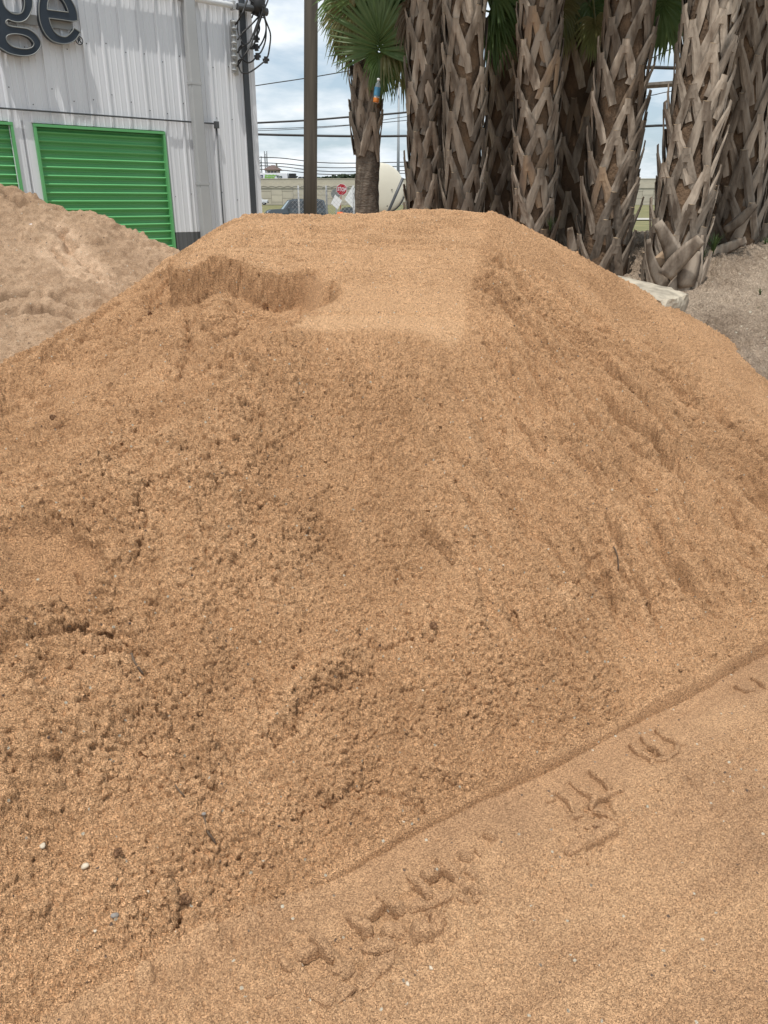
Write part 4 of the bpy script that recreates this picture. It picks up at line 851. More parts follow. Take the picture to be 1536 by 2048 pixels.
def palm(label, base, top, r, z_boot0, z_boot1, dz=.034, scale=1.0, crown=14, Htop=4.4, seed=1, flare=.25, brown=.12, lean=.055, explicit=None, name='palm_tree', cr_spread=1.0):
    global NB
    brown *= .6; dz *= .74; scale *= .80; Htop += .35; lean *= .62
    ax = (top-base); Lz = ax.length*(Htop-base.z)/(top.z-base.z); q = ax.to_track_quat('Z', 'Y'); Mx = q.to_matrix().to_4x4(); Mx.translation = base; Mi = Mx.inverted()
    root = empty(name, base); root.rotation_mode = 'QUATERNION'; root.rotation_quaternion = q
    tag(root, label, 'palm tree', 'trimmed palm trees standing in a row behind the sand')
    rnd = random.Random(seed)
    rad = lambda z: r*(1+flare*math.exp(-max(z, 0)/.35)-.10*z/Lz)
    prof = MB(); K = 46; n = 20; vs = []
    for i in range(K+1):
        z = -.35+(Lz+.35)*i/K
        for j in range(n):
            t = 2*math.pi*j/n; rr = rad(z)*(1+.05*math.sin(t*3+z*5+seed)+.04*math.sin(t*5-z*9))-.004
            if z < z_boot0 and i % 2: rr += .006
            vs.append((rr*math.cos(t), rr*math.sin(t), z))
    prof.add(vs, [(i*n+j, i*n+(j+1) % n, (i+1)*n+(j+1) % n, (i+1)*n+j) for i in range(K) for j in range(n)]+[tuple(K*n+j for j in range(n))])
    prof.build('trunk', M['bark'] if z_boot0 > .6 else M['fibre'], root, True)
    ms = [boot_mesh(r, .38*scale, .15*scale*rnd.uniform(.9, 1.1), lean*rnd.uniform(.7, 1.5), seed*10+k, M['boot_brown'] if rnd.random() < brown else M['boot']) for k in range(5)]
    z = z_boot0; ph = rnd.uniform(0, 6.28)
    while z < min(z_boot1, Lz-.1):
        s = rad(z)/r*rnd.uniform(.98, 1.06)
        if rnd.random() > .05:
            o = inst('leaf_base', rnd.choice(ms), root, (rnd.uniform(-.008, .008), rnd.uniform(-.008, .008), z+rnd.uniform(-.03, .03)), (rnd.uniform(-.03, .03), rnd.uniform(-.03, .03), ph+rnd.uniform(-.12, .12)), (s, s, rnd.uniform(.85, 1.2))); NB += 1
        z += dz; ph += R(137.5)
    hd = base+ax.normalized()*Lz
    if explicit:
        for k, (hx_, hy_, Y, ang, Lf, face, g, mk) in enumerate(explicit):
            hub = at(hx_, hy_, Y); a = Vector((math.cos(R(ang)), 0, math.sin(R(ang)))); a.y = rnd.uniform(-.25, .25)
            nm = Vector((rnd.uniform(-.4, .4)+face, -1, rnd.uniform(-.1, .5)))
            mb = frond_mesh(hub, a, nm, Lf, 42, 118, g, hd if (hub-hd).length < 1.3 else hub-a*.5, seed*50+k)
            mb.v = [tuple(Mi @ Vector(v)) for v in mb.v]; mb.build('frond', M[mk], root)
    for k in range(crown):
        az = k*2.399+seed; el = R(rnd.uniform(-12, 65)); pl = rnd.uniform(.55, .85)
        d = Vector((math.cos(az)*math.cos(el), math.sin(az)*math.cos(el), math.sin(el)))
        hub = hd+d*pl*cr_spread; a = (d+Vector((0, 0, -.25))).normalized()
        nm = Vector((0, 0, 1)) if abs(el) < 1.0 else Vector((-d.x, -d.y, .4)); nm += Vector((rnd.uniform(-.3, .3), rnd.uniform(-.3, .3), 0))
        mb = frond_mesh(hub, a, nm, rnd.uniform(.62, .82), 34, 120, rnd.uniform(.3, .6), hd-ax.normalized()*.1, seed*90+k)
        mb.v = [tuple(Mi @ Vector(v)) for v in mb.v]
        mb.build('frond', M['leaf'] if el > -.2 or rnd.random() < .3 else M['leaf_old'], root)
    return root
def ground_at(px, py, Y):
    p = at(px, py, Y); return p
def B(px, Y, ztop=None):
    """base point on the bank below a given picture column, where the pile hides it"""
    x = (px-768)/F*(Y*CP+.6*SP); zb = bank_z(x, Y) if x > 1.4 else .0
    return Vector((x, Y, zb-.05))
# front row, left to right
bp = B(737, 9.9); bp.z = .0
P1 = palm('slender palm with bare ringed lower trunk and green crown at the left end', bp, at(733, 240, 9.9), .150, at(737, 268, 9.9).z+.02, 3.05, .042, .95, 0, 3.1, 11, .1, .1, .05,
     explicit=[(757, 100, 9.6, 88, .72, .0, .05, 'leaf'), (708, 20, 9.7, 200, .34, .1, .7, 'leaf_old'), (716, 28, 9.9, 165, .36, .2, .6, 'leaf'), (704, 50, 10.0, 225, .30, .2, .7, 'leaf_old'), (745, 60, 9.9, 60, .66, -.2, .15, 'leaf'),
               (768, 88, 9.75, 20, .55, -.2, .6, 'leaf_old'), (790, 60, 10.1, -5, .50, -.3, .7, 'leaf'), (776, 40, 9.9, 45, .62, -.1, .3, 'leaf'), (735, -20, 9.8, 100, .7, .0, .1, 'leaf'), (715, -15, 10.0, 125, .5, .2, .3, 'leaf'),
               (706, -10, 9.8, 190, .38, .2, .6, 'leaf'), (757, 110, 9.62, -80, .30, .0, .6, 'leaf'), (800, 100, 10.2, -50, .42, -.3, .6, 'leaf_old'), (720, 60, 10.1, 240, .36, .1, .6, 'leaf_old'), (780, 10, 10.1, 50, .65, -.2, .3, 'leaf'), (700, 5, 10.2, 175, .36, .3, .6, 'leaf')])
# second stem head of the same palm
P2 = palm('dark shaded palm, second from the left, dead leaves drooping at its top', B(848, 9.3), at(852, 0, 9.3), .17, -.1, 4.2, 0.056, 1.0, 9, 4.3, 12, .2, .25,
     explicit=[(832, 8, 9.3, 240, .27, .1, .8, 'leaf_dead'), (826, 20, 9.4, 255, .24, .2, .8, 'leaf_dead')])
P3 = palm('tall straight lit palm with long grey leaf bases, third from the left', B(925, 8.9), at(932, 0, 8.9), .19, -.1, 4.3, 0.054, 1.1, 9, 4.4, 13, .15, .1, .06,
     explicit=[(985, 25, 9.4, -5, .42, -.2, .4, 'leaf'), (975, 45, 9.4, -40, .36, -.2, .5, 'leaf'), (990, -15, 9.3, 30, .45, -.2, .3, 'leaf')])
P4 = palm('dark palm standing back between the two lit trunks, orange flecks on its bark', B(985, 10.1), at(1022, 0, 10.1), .20, -.1, 4.5, 0.063, 1.1, 10, 4.6, 14, .15, .5)
P5 = palm('lit palm leaning slightly left at its base with neat pale crescent cuts up its trunk', B(1062, 8.8), at(1082, 0, 8.8), .19, -.1, 4.3, 0.051, .95, 9, 4.4, 15, .2, .1, .06,
     explicit=[(1122, 10, 9.4, -80, .28, -.2, .5, 'leaf_old'), (1128, 45, 9.5, -100, .25, -.1, .4, 'leaf_old')])
P6 = palm('almost black palm in deep shade behind the middle of the row', B(1150, 9.9), at(1155, 0, 9.9), .24, -.1, 4.4, 0.063, 1.1, 10, 4.6, 16, .15, .2,
     explicit=[(1190, 40, 9.3, -80, .28, 0, .5, 'leaf_old'), (1180, 10, 9.5, -60, .3, 0, .5, 'leaf'), (1140, -5, 9.5, -100, .3, 0, .5, 'leaf_old')])
P7 = palm('brightest palm, sunlit brown and silver leaf bases, leaning right beside the open gap', at(1208, 512, 8.4), at(1262, 0, 8.5), .215, -.05, 4.1, 0.051, 1.05, 9, 4.3, 17, .12, .35, .065)
P8 = palm('thick palm whose base with crossed broad leaf stubs stands forward behind the concrete block', at(1340, 580, 7.6), at(1425, 0, 8.0), .215, .05, 4.1, 0.051, 1.15, 9, 4.2, 18, .12, .15, .065,
     explicit=[(1330, -5, 8.6, -95, .42, -.2, .4, 'leaf'), (1350, -10, 8.8, -80, .42, 0, .4, 'leaf'), (1310, -10, 8.9, -100, .36, 0, .4, 'leaf'), (1325, 15, 8.9, -88, .28, 0, .4, 'leaf')])
P9 = palm('wide palm cut by the right side of the picture above the dirt bank', at(1462, 500, 8.6), at(1497, 0, 8.6), .24, -.05, 4.2, 0.051, 1.15, 9, 4.3, 19, .3, .15, .065,
     explicit=[(1480, -10, 8.9, -105, .3, .2, .4, 'leaf'), (1500, 0, 8.8, -100, .25, .2, .4, 'leaf')])
P10 = palm('shaded palm behind the bright leaning one, dark at its left shoulder', B(1188, 10.6), at(1205, 0, 10.6), .22, -.1, 4.6, .038, 1.1, 9, 4.8, 20, .15, .2)
P11 = palm('palm farthest right, mostly outside the picture', B(1570, 9.4), at(1590, 0, 9.4), .23, -.1, 4.4, .038, 1.1, 9, 4.5, 21, .15, .2)
P12 = palm('dark palm far back behind the forward thick trunk', B(1398, 10.4), at(1440, 0, 10.4), .22, -.1, 4.6, .038, 1.1, 9, 4.8, 22, .15, .2)
P13 = palm('dark palm far back between the second and third trunks', B(893, 10.6), at(890, 0, 10.6), .13, -.1, 4.6, .045, .9, 8, 4.8, 23, .15, .4)
P14 = palm('short leaning trunk in the dark behind the gap', B(1075, 10.8), at(1105, 0, 10.8), .22, -.1, 4.4, .042, 1.1, 9, 4.8, 24, .15, .2)
# broad crossed stubs at the foot of the forward palm
def strap(p, wds, m, T=.009):
    mb = MB(); vs = []; p = [Vector(q) for q in p]; k = len(p)
    for i in range(k):
        d = (p[min(i+1, k-1)]-p[max(i-1, 0)]).normalized(); sd = d.cross(Vector((0, -1, 0))).normalized(); nn = Vector((0, -1, 0)); w_ = wds[i]
        for q, o in ((-1, 0), (-.5, T), (.5, T), (1, 0), (.4, -T*.3), (-.4, -T*.3)): vs.append(p[i]+sd*q*w_+nn*o)
    n = 6; mb.add(vs, [(i*n+j, (i+1)*n+j, (i+1)*n+(j+1) % n, i*n+(j+1) % n) for i in range(k-1) for j in range(n)]+[tuple(range(n)), tuple((k-1)*n+j for j in range(n))[::-1]])
    return mb
def strap_px(root, pp, Y, wpx, m):
    pts = [at(x, y, Y+(dy or 0)) for x, y, dy in pp]; sp_ = spline(pts, 3); n = len(sp_); wl = [np.interp(i/(n-1), np.linspace(0, 1, len(wpx)), wpx)*Y/F for i in range(n)]
    mb = strap(sp_, wl, m); mw = root.matrix_basis.inverted(); mb.v = [tuple(mw @ Vector(v)) for v in mb.v]; return mb.build('leaf_base', m, root, True)
bpy.context.view_layer.update()
strap_px(P8, [(1330, 553, -.28), (1350, 528, -.31), (1375, 502, -.34), (1402, 478, -.38)], 7.6, [15, 17, 15, 11], M['boot'])
strap_px(P8, [(1362, 545, -.24), (1348, 510, -.27), (1334, 480, -.31), (1315, 445, -.34)], 7.6, [20, 18, 13, 9], M['boot'])
strap_px(P8, [(1330, 575, -.22), (1312, 545, -.26), (1300, 510, -.30), (1297, 478, -.34)], 7.6, [14, 11, 7, 4], M['boot'])
strap_px(P8, [(1372, 575, -.26), (1376, 550, -.28), (1384, 520, -.27), (1392, 500, -.25)], 7.6, [16, 20, 18, 12], M['boot'])
strap_px(P8, [(1310, 530, -.24), (1335, 512, -.24), (1360, 500, -.24)], 7.6, [12, 14, 12], M['boot_brown'])
strap_px(P8, [(1392, 578, -.2), (1400, 540, -.22), (1402, 500, -.22), (1405, 470, -.22)], 7.6, [5, 5, 4, 3], M['boot'])
strap_px(P9, [(1400, 520, -.3), (1440, 503, -.34), (1492, 480, -.38)], 8.4, [10, 12, 7], M['boot'])
strap_px(P9, [(1450, 462, -.3), (1480, 440, -.34), (1512, 408, -.38)], 8.4, [8, 10, 6], M['boot'])
strap_px(P7, [(1148, 510, -.2), (1142, 480, -.22), (1140, 455, -.28)], 8.4, [9, 8, 5], M['boot'])
# palm 1 second head (a forked stem)
mb = MB(); pts = [at(745, 215, 9.85), at(752, 160, 9.85), at(757, 105, 9.8)]; mb.tube(spline(pts, 4), [.10, .10, .095, .09, .085, .08, .07, .065, .06], 10)
mw = P1.matrix_basis.inverted(); mb.v = [tuple(mw @ Vector(v)) for v in mb.v]; mb.build('side_stem', M['fibre'], P1, True)
for pp, wl in [([(742, 180, -.12), (748, 150, -.13), (752, 125, -.16)], [9, 8, 5]), ([(768, 185, -.08), (764, 155, -.1), (772, 130, -.14)], [7, 7, 4]), ([(750, 140, -.12), (745, 120, -.13), (744, 105, -.15)], [6, 6, 4]), ([(762, 145, -.12), (765, 125, -.13), (760, 110, -.15)], [6, 6, 4])]:
    strap_px(P1, pp, 9.8, wl, M['boot'])

# bottle wedged in the first palm
M['clear'] = mat('clear_plastic', (.85, .9, .92), (.85, .9, .92), 3, .12, trans=.7); M['amber'] = mat('amber_drink', (.62, .20, .02), (.5, .14, .02), 3, .15); M['blue'] = mat('blue_label', (.06, .22, .36), (.08, .27, .42), 20, .5)
bt = empty('bottle', at(751.5, 206, 9.50), (0, R(8), 0)); tag(bt, 'plastic drink bottle with blue label and a little amber liquid wedged in the slender palm', 'bottle')
MB().lathe([(.030, 0), (.033, .01), (.033, .150), (.026, .185), (.013, .205), (.013, .222)], 16).build('body', M['clear'], bt, True)
MB().lathe([(.0335, .004), (.0345, .012), (.0345, .048), (.0335, .05)], 16).build('liquid', M['amber'], bt, True)
MB().lathe([(.0345, .068), (.0347, .07), (.0347, .150), (.0345, .152)], 16).build('label', M['blue'], bt, True)
MB().lathe([(.016, .216), (.016, .238), (.012, .240)], 14).build('cap', mat('white_cap', (.8, .8, .8), (.75, .75, .75)), bt, True)

# cream dish leaning behind the first palm, with its strut
ds0 = at(762, 376, 15.0); dish = empty('satellite_dish', (ds0.x, 15.0, ds0.z)); dish.rotation_euler = (R(-14), 0, R(12)); tag(dish, 'big cream curved dish half hidden behind the slender palm', 'dish')
Rd = .43; prof = [(Rd*math.sin(t)*1.0, -.085*math.cos(t)) for t in [i*math.pi/2/40 for i in range(41)]]
M['cream'] = mat('cream_fibreglass', (.60, .575, .48), (.54, .515, .43), 1.5, .5)
d_ = MB(); d_.lathe([(max(a, .002), b) for a, b in prof]+[(Rd+.006, .008), (Rd, .02), (Rd*.5, .02), (.002, .02)], 72, axis='y'); d_.build('shell', M['cream'], dish, True)
rim = MB(); rim.tube([((Rd+.012)*math.cos(t), 0, (Rd+.012)*math.sin(t)) for t in [R(200+i*10) for i in range(15)]], .014, 6); rim.build('rim', M['cable'], dish, True)
bo = MB()
for (x, z) in ((.18, -.05), (.08, -.33), (-.2, .1)): bo.lathe([(.010, -.07), (.008, -.098), (.002, -.10)], 8, (x, 0, z), 'y')
bo.build('bolt', M['cable'], dish)
st = empty('strut', at(776, 425, 14.5)); tag(st, 'dark slanting metal strut in front of the cream dish', 'strut')
e1 = at(806, 356, 14.5)-st.location; MB().tube([(0, 0, -.6*e1.z/abs(e1.z)), (0, 0, 0), e1], .026, 8).build('bar', M['conduit'], st, True)
st.children[0].location = (0, 0, 0)

# ------------------------------------------------------------------ fence, signs
fn = empty('chain_link_fence', (at(585, 400, 17.5).x, 17.5, -.05)); tag(fn, 'chain link fence with thin posts crossing behind the utility pole', 'fence')
fx0, fx1 = -1.95, 1.6; fH = 1.98
ox, oz = fn.location.x, -.05
wm = MB(); s_ = .062
def wire2(x0, z0, x1, z1, r=.0021): wm.tube([(x0-ox, 0, z0-oz), (x1-ox, 0, z1-oz)], r, 3, False)
k = fx0-fH
while k < fx1:
    for sg in (1, -1):
        if sg > 0: x0, z0, x1, z1 = k, -.03, k+fH, fH-.03
        else: x0, z0, x1, z1 = k+fH, -.03, k, fH-.03
        # clip to the fence span
        ta, tb = 0.0, 1.0; dx = x1-x0
        t0, t1 = (fx0-x0)/dx, (fx1-x0)/dx
        if t0 > t1: t0, t1 = t1, t0
        ta, tb = max(ta, t0), min(tb, t1)
        if tb > ta: wire2(x0+dx*ta, z0+(z1-z0)*ta, x0+dx*tb, z0+(z1-z0)*tb)
    k += s_*1.42
wo = wm.build('wire_mesh', M['steel'], fn); tag(wo, kind='stuff')
for px in (597, 653, 707): 
    x = at(px, 400, 17.5).x; MB().tube([(x-ox, .03, 0), (x-ox, .03, fH+.02)], .018, 8).build('post', M['gutter'], fn, True)
M['red'] = mat('red_sign', (.42, .016, .03), (.38, .014, .026), 3, .4); M['white'] = mat('white_sign', (.78, .78, .80), (.74, .74, .76), 3, .4); M['signback'] = mat('sign_back', (.22, .23, .23), (.16, .17, .17), 3, .5)
Ys = 62.0; sp0 = at(683.5, 379, Ys); ft = at(678.5, 432, Ys)
sg = empty('stop_sign', (ft.x, Ys, -.05)); tilt = math.atan2(sp0.x-ft.x, sp0.z-ft.z); tag(sg, 'red octagonal stop sign on a slightly leaning post behind the chain link fence', 'stop sign')
cx_, cz_ = sp0.x-ft.x, sp0.z+.05; Rr = .385/math.cos(math.pi/8)
def octo(r): return [(cx_+r*math.sin(R(22.5+45*i)+tilt), cz_+r*math.cos(R(22.5+45*i)+tilt)) for i in range(8)]
MB().prism(octo(Rr), -.03, -.01).build('border', M['white'], sg); MB().prism(octo(Rr*.94), -.036, -.0302).build('face', M['red'], sg)
text_mesh('lettering', 'STOP', .36, M['white'], sg, (cx_, -.040, cz_), (R(90), tilt, 0), .002, .004, .74)
MB().tube([(0-(cx_)*.0, 0, -.1), (cx_, 0, cz_+.3)], .035, 6).build('post', mat('rusty_red_post', (.36, .09, .06), (.25, .07, .05), 3, .7), sg)
rsg = empty('round_sign', (at(672, 420, 64).x, 64, -.05)); q = at(672, 388, 64); tag(rsg, 'round grey sign seen from behind, just left of the red stop sign', 'road sign')
MB().lathe([(.36, -.01), (.36, .01)], 24, (0, 0, q.z+.05), 'y').build('plate', M['signback'], rsg); MB().tube([(0, .03, 0), (0, .03, q.z)], .03, 6).build('post', M['steel'], rsg)
for (px, py, hs_, rot, Y, lb) in [(707, 396, .74, 6, 55, 'large white diamond board beside the slender palm trunk'), (673, 404, .50, 12, 58, 'smaller white diamond board below the round grey sign')]:
    q = at(px, py, Y); o = empty('diamond_sign', (q.x, Y, -.05)); tag(o, lb, 'road sign')
    pl = [(hs_*math.cos(R(rot+90*i))*.8, q.z+.05+hs_*math.sin(R(rot+90*i)+.0)) for i in range(4)]
    MB().prism(pl, -.01, .01).build('board', M['white'], o); MB().tube([(0, .04, 0), (0, .04, q.z)], .03, 6).build('post', M['steel'], o)
q = at(676, 405, 57); cone = empty('traffic_barrel', (at(680, 420, 57).x, 57, -.05)); tag(cone, 'orange and white roadwork barrel behind the stop sign post', 'traffic barrel')
MB().lathe([(.29, 0), (.28, .3), (.27, .32), (.25, .62), (.24, .64), (.21, .98), (.05, 1.0)], 16).build('body', mat('orange_plastic', (.75, .16, .05), (.7, .14, .04)), cone, True)
for z in (.34, .66): MB().lathe([(.272-.06*z, z), (.285-.06*z, z+.02), (.275-.06*z, z+.12), (.262-.06*z, z+.14)], 16).build('band', M['white'], cone, True)

# ------------------------------------------------------------------ vehicles
M['glass'] = mat('car_glass', (.02, .025, .03), (.03, .035, .04), 2, .08, spec=.8); M['tyre'] = mat('tyre', (.015, .015, .015), (.02, .02, .02), 5, .8); M['rim'] = mat('alloy', (.5, .5, .5), (.4, .4, .4), 5, .3, metallic=.7)
M['lamp'] = mat('lamp_glass', (.75, .77, .8), (.7, .7, .7), 3, .1); M['black'] = mat('black_plastic', (.02, .02, .02), (.03, .03, .03), 3, .6)
def car(label, loc, rz, colr, Lc=4.7, Wc=1.9, Hc=1.8, kind='suv', cat='car', name='parked_car'):
    root = empty(name, loc, (0, 0, rz)); tag(root, label, cat)
    pm = mat(name+'_paint', colr, tuple(c*.92 for c in colr), 1, .25, spec=.6); hw = Wc/2
    belt = Hc*.58; hood = Hc*.57 if kind != 'sedan' else Hc*.60
    if kind == 'suv': prof = [(0, .45), (0, .80), (.12, hood-.10), (.35, hood), (1.25, hood+.04), (1.3, belt+.05), (Lc-.06, belt+.05), (Lc, .85), (Lc-.02, .42)]; gh = [(1.25, belt), (1.85, Hc-.05), (2.2, Hc), (Lc-.55, Hc), (Lc-.25, Hc-.08), (Lc-.06, belt)]
    elif kind == 'pickup': prof = [(0, .45), (0, .85), (.1, hood-.06), (.3, hood), (1.25, hood+.03), (1.3, belt+.04), (3.3, belt+.04), (3.32, belt+.06), (Lc, belt+.06), (Lc, .5)]; gh = [(1.2, belt), (1.8, Hc-.04), (2.0, Hc), (3.0, Hc), (3.2, Hc-.06), (3.32, belt)]
    else: prof = [(0, .35), (0, .62), (.12, hood-.15), (1.1, hood), (Lc-.9, hood+.06), (Lc, hood-.02), (Lc, .40)]; gh = [(.95, hood-.03), (1.75, Hc-.04), (2.2, Hc), (3.0, Hc-.01), (Lc-.55, hood+.04)]
    def loft(pr, ws, zlo=None):
        mb = MB(); n = len(pr); vs = []
        for (x, z) in pr: vs += [(x, -ws(z), z), (x, ws(z), z)]
        fs = [(2*i, 2*i+1, 2*((i+1) % n)+1, 2*((i+1) % n)) for i in range(n)]+[tuple(2*i for i in range(n))[::-1], tuple(2*i+1 for i in range(n))]
        return mb.add(vs, fs)
    bd = loft(prof, lambda z: hw-.06*max(0, z-.8)-.10*max(0, .6-z)).build('body', pm, root); bevel(bd, .05)
    tw = lambda z: hw-.10-.24*(z-belt)/(Hc-belt)*1.0
    cb = loft(gh, tw).build('cabin', pm, root); bevel(cb, .04)
    gi = [(x, z) for x, z in gh]; zt = Hc-.10; zb = belt+.08
    def gx(z, front):   # x of the greenhouse edge at height z
        a, b = (gh[0], gh[1]) if front else (gh[-1], gh[-2]); return a[0]+(b[0]-a[0])*(z-a[1])/(b[1]-a[1])
    for sd in (-1, 1):
        xs0b, xs0t, xs1b, xs1t = gx(zb, 1)+.12, gx(zt, 1)+.12, gx(zb, 0)-.12, gx(zt, 0)-.12; nW = 3 if kind == 'suv' else 2
        for k in range(nW):
            a0, a1 = k/nW, (k+1)/nW; v = []
            for (fa, z) in ((a0, zb), (a1, zb), (a1, zt), (a0, zt)):
                l, r_ = (xs0b, xs1b) if z == zb else (xs0t, xs1t); x = l+(r_-l)*fa+(.03 if fa == a0 and k else 0)-(.03 if fa == a1 and k < nW-1 else 0); v.append((x, sd*(tw(z)+.012), z))
            v2 = [(x, y-sd*.03, z) for x, y, z in v]; MB().add(v+v2, [(0, 1, 2, 3), (7, 6, 5, 4), (0, 4, 5, 1), (1, 5, 6, 2), (2, 6, 7, 3), (3, 7, 4, 0)]).build('window', M['glass'], root)
        mr = MB().box(gh[0][0]+.35, gh[0][0]+.5, sd*(hw+.12)-.09, sd*(hw+.12)+.09, belt+.02, belt+.20).build('mirror', pm, root); bevel(mr, .03)
        hl = MB().box(-.015, .28, sd*(hw-.22)-.20, sd*(hw-.22)+.20, hood-.32, hood-.14).build('headlight', M['lamp'], root); bevel(hl, .03)
        for xw in (.85, Lc-.95):
            w_ = MB().lathe([(.25, -.12), (.36, -.11), (.38, -.06), (.38, .06), (.36, .11), (.25, .12)], 22, (xw, sd*(hw-.13), .38), 'y').build('wheel', M['tyre'], root, True)
            MB().lathe([(.24, -.125), (.22, -.10), (.06, -.09)], 18, (xw, sd*(hw-.13), .38), 'y').build('rim', M['rim'], w_) if sd < 0 else MB().lathe([(.24, .125), (.22, .10), (.06, .09)][::-1], 18, (xw, sd*(hw-.13), .38), 'y').build('rim', M['rim'], w_)
    ws_ = []
    for z, x in ((belt+.06, gx(belt+.06, 1)), (Hc-.10, gx(Hc-.10, 1))): ws_ += [(x-.03, -tw(z)+.10, z), (x-.03, tw(z)-.10, z)]
    MB().add(ws_+[(x+.03, y, z) for x, y, z in ws_], [(0, 1, 3, 2), (4, 6, 7, 5), (0, 4, 5, 1), (2, 3, 7, 6), (0, 2, 6, 4), (1, 5, 7, 3)]).build('windshield', mat('windscreen', (.12, .17, .17), (.16, .2, .2), 2, .1), root)
    MB().box(-.03, .02, -hw*.55, hw*.55, hood-.34, hood-.14).build('grille', M['black'], root); bevel(MB().box(-.08, .15, -hw+.03, hw-.03, .38, .62).build('bumper', pm if kind != 'pickup' else M['black'], root), .04)
    if kind == 'suv':
        for sd in (-1, 1): MB().tube([(2.2, sd*(hw-.38), Hc+.05), (Lc-.7, sd*(hw-.38), Hc+.05)], .02, 5).build('roof_rail', M['black'], root)
    return root
Yc = 66.0; fr = at(533, 430, Yc)
car('dark grey sport utility vehicle parked behind the building corner, partly behind the utility pole', (fr.x, Yc, -.08), R(14), (.075, .09, .105), 4.8, 1.92, 1.82, 'suv')
q = at(640, 425, 60); car('dark olive car, only its roof showing through the chain link fence', (q.x, 60, -.30), R(6), (.045, .05, .045), 4.6, 1.85, 1.50, 'sedan')
q = at(676, 425, 70); car('white car low behind the sand crest between stop sign and slender palm', (q.x, 70, -.15), R(10), (.72, .73, .74), 4.6, 1.85, 1.5, 'sedan')
q = at(536, 408, 190); car('white pickup truck driving along the foot of the highway wall', (q.x, 190, at(536, 409, 190).z-.05), R(180), (.78, .79, .80), 5.6, 1.95, 1.85, 'pickup', 'pickup truck', 'pickup_truck')

# ------------------------------------------------------------------ highway on its retaining wall
YW = 200.0; zT = at(700, 357, YW).z; zB = at(700, 409, YW).z-.6; print('wall z', zB, zT)
M['mse'] = mat('pale_concrete_panel', (.52, .475, .375), (.46, .42, .335), .5, .9, .2, 8, rand=.06)
M['mse2'] = mat('concrete_joint', (.22, .20, .16), (.2, .18, .15), 1, .9)
hw_ = empty('highway_wall', (0, YW, zB)); tag(hw_, 'long pale concrete panel retaining wall carrying the highway across the background', 'retaining wall')
Hh = zT-zB; par = 1.15; cop = .95
MB().box(-120, 130, .05, 1.0, 0, Hh-par).build('core', M['mse2'], hw_)
pw, ph_ = 2.62, 1.55; pmn = MB().box(.03, pw-.03, -.10, .04, .03, ph_-.03).mesh('panel', M['mse']); x = -48.0; cnt = 0; k = 0
top_z = Hh-par-cop
while x < 92:
    off = (ph_/2 if k % 2 else 0)
    z = top_z-ph_+off
    if off:
        pass
        hf = inst('panel', pmn, hw_, (x, 0, top_z-ph_/2+.015), scale=(1, 1, .48)); cnt += 1; z = top_z-ph_*.5
    else: inst('panel', pmn, hw_, (x, 0, z))
    z -= ph_; cnt += 1
    while z > -ph_*.6 and cnt < 298: inst('panel', pmn, hw_, (x, 0, z)); z -= ph_; cnt += 1
    x += pw; k += 1

MB().box(-120, 130, -.22, .6, Hh-par-cop, Hh-par).build('coping', M['mse'], hw_)
ar = MB()
for i in range(60):
    xa = -60+i*1.9; ar.tube([(xa+1.9*t, -.24, Hh-par-cop+.18+.30*math.sin(math.pi*t)*(1-.4*t)) for t in (0, .2, .4, .6, .8, 1)], .05, 4)
ar.build('relief_moulding', M['mse2'], hw_)
MB().prism([(-120, Hh-par+.02), (130, Hh-par+.02), (130, Hh), (-120, Hh)], -.10, .25).build('parapet', M['mse'], hw_)
MB().box(-120, 130, -.16, .30, Hh-.14, Hh+.02).build('parapet_cap', M['mse'], hw_)
tag(flat('highway_road', -400, 400, YW+.3, YW+22, zT-par+.2, M['asphalt']), kind='structure')
tag(flat('frontage_road', -400, 400, YW-16, YW-5, at(536, 409, 190).z-.07, M['asphalt']), kind='structure')
X, Y = np.meshgrid(np.linspace(-300, 300, 120), np.linspace(36, YW-4, 60)); zg = at(536, 409, 190).z-.09
Zg = -.04+(zg+.04)*ss(Y, 110, 180)+.06*fbm(X*.2, Y*.2, 3, 501)
tag(grid_mesh('grass_verge', X, Y, Zg, X*0+.3, None, M['grass']), kind='structure')
tag(flat('access_road', -120, 120, 76, 84, .04, M['concrete']), kind='structure')
# articulated trailer and car on the highway
zr = zT-par+.2; tx0, tx1 = at(506, 350, 206).x, at(575, 350, 206).x
tl = empty('semi_trailer', (tx0, 206, zr)); tag(tl, 'white box trailer with navy badge and green lettering on the highway', 'truck trailer')
th_ = at(540, 346, 206).z-zr
bevel(MB().box(0, tx1-tx0, 0, 2.55, .9, th_).build('box', M['white'], tl), .05); MB().box(tx1-tx0+.3, tx1-tx0+1.9, .1, 2.5, .6, th_-.1).build('cab', M['black'], tl)
u_ = lambda px: at(px, 350, 206).x-tx0; v_ = lambda py: at(540, py, 206).z-zr
M['art_navy'] = mat('navy_print', (.03, .04, .09), (.03, .04, .09)); M['art_green'] = mat('green_print', (.20, .42, .08), (.28, .5, .14), 2); M['art_grey'] = mat('grey_print', (.35, .38, .33), (.1, .13, .12), 1.2)
MB().prism([(u_(511), v_(350.5)), (u_(526), v_(350)), (u_(525.5), v_(356.5)), (u_(520), v_(355.5)), (u_(512), v_(357))][::-1], -.03, -.005).build('badge', M['art_navy'], tl)
lt = MB()
for i in range(5): lt.tube([(u_(513+i*2.4), -.045, v_(355.4)), (u_(513.6+i*2.4), -.045, v_(352.2)), (u_(514.6+i*2.4), -.045, v_(355.2))], .07, 4)
lt.build('badge_lettering', M['white'], tl)
gm = MB()
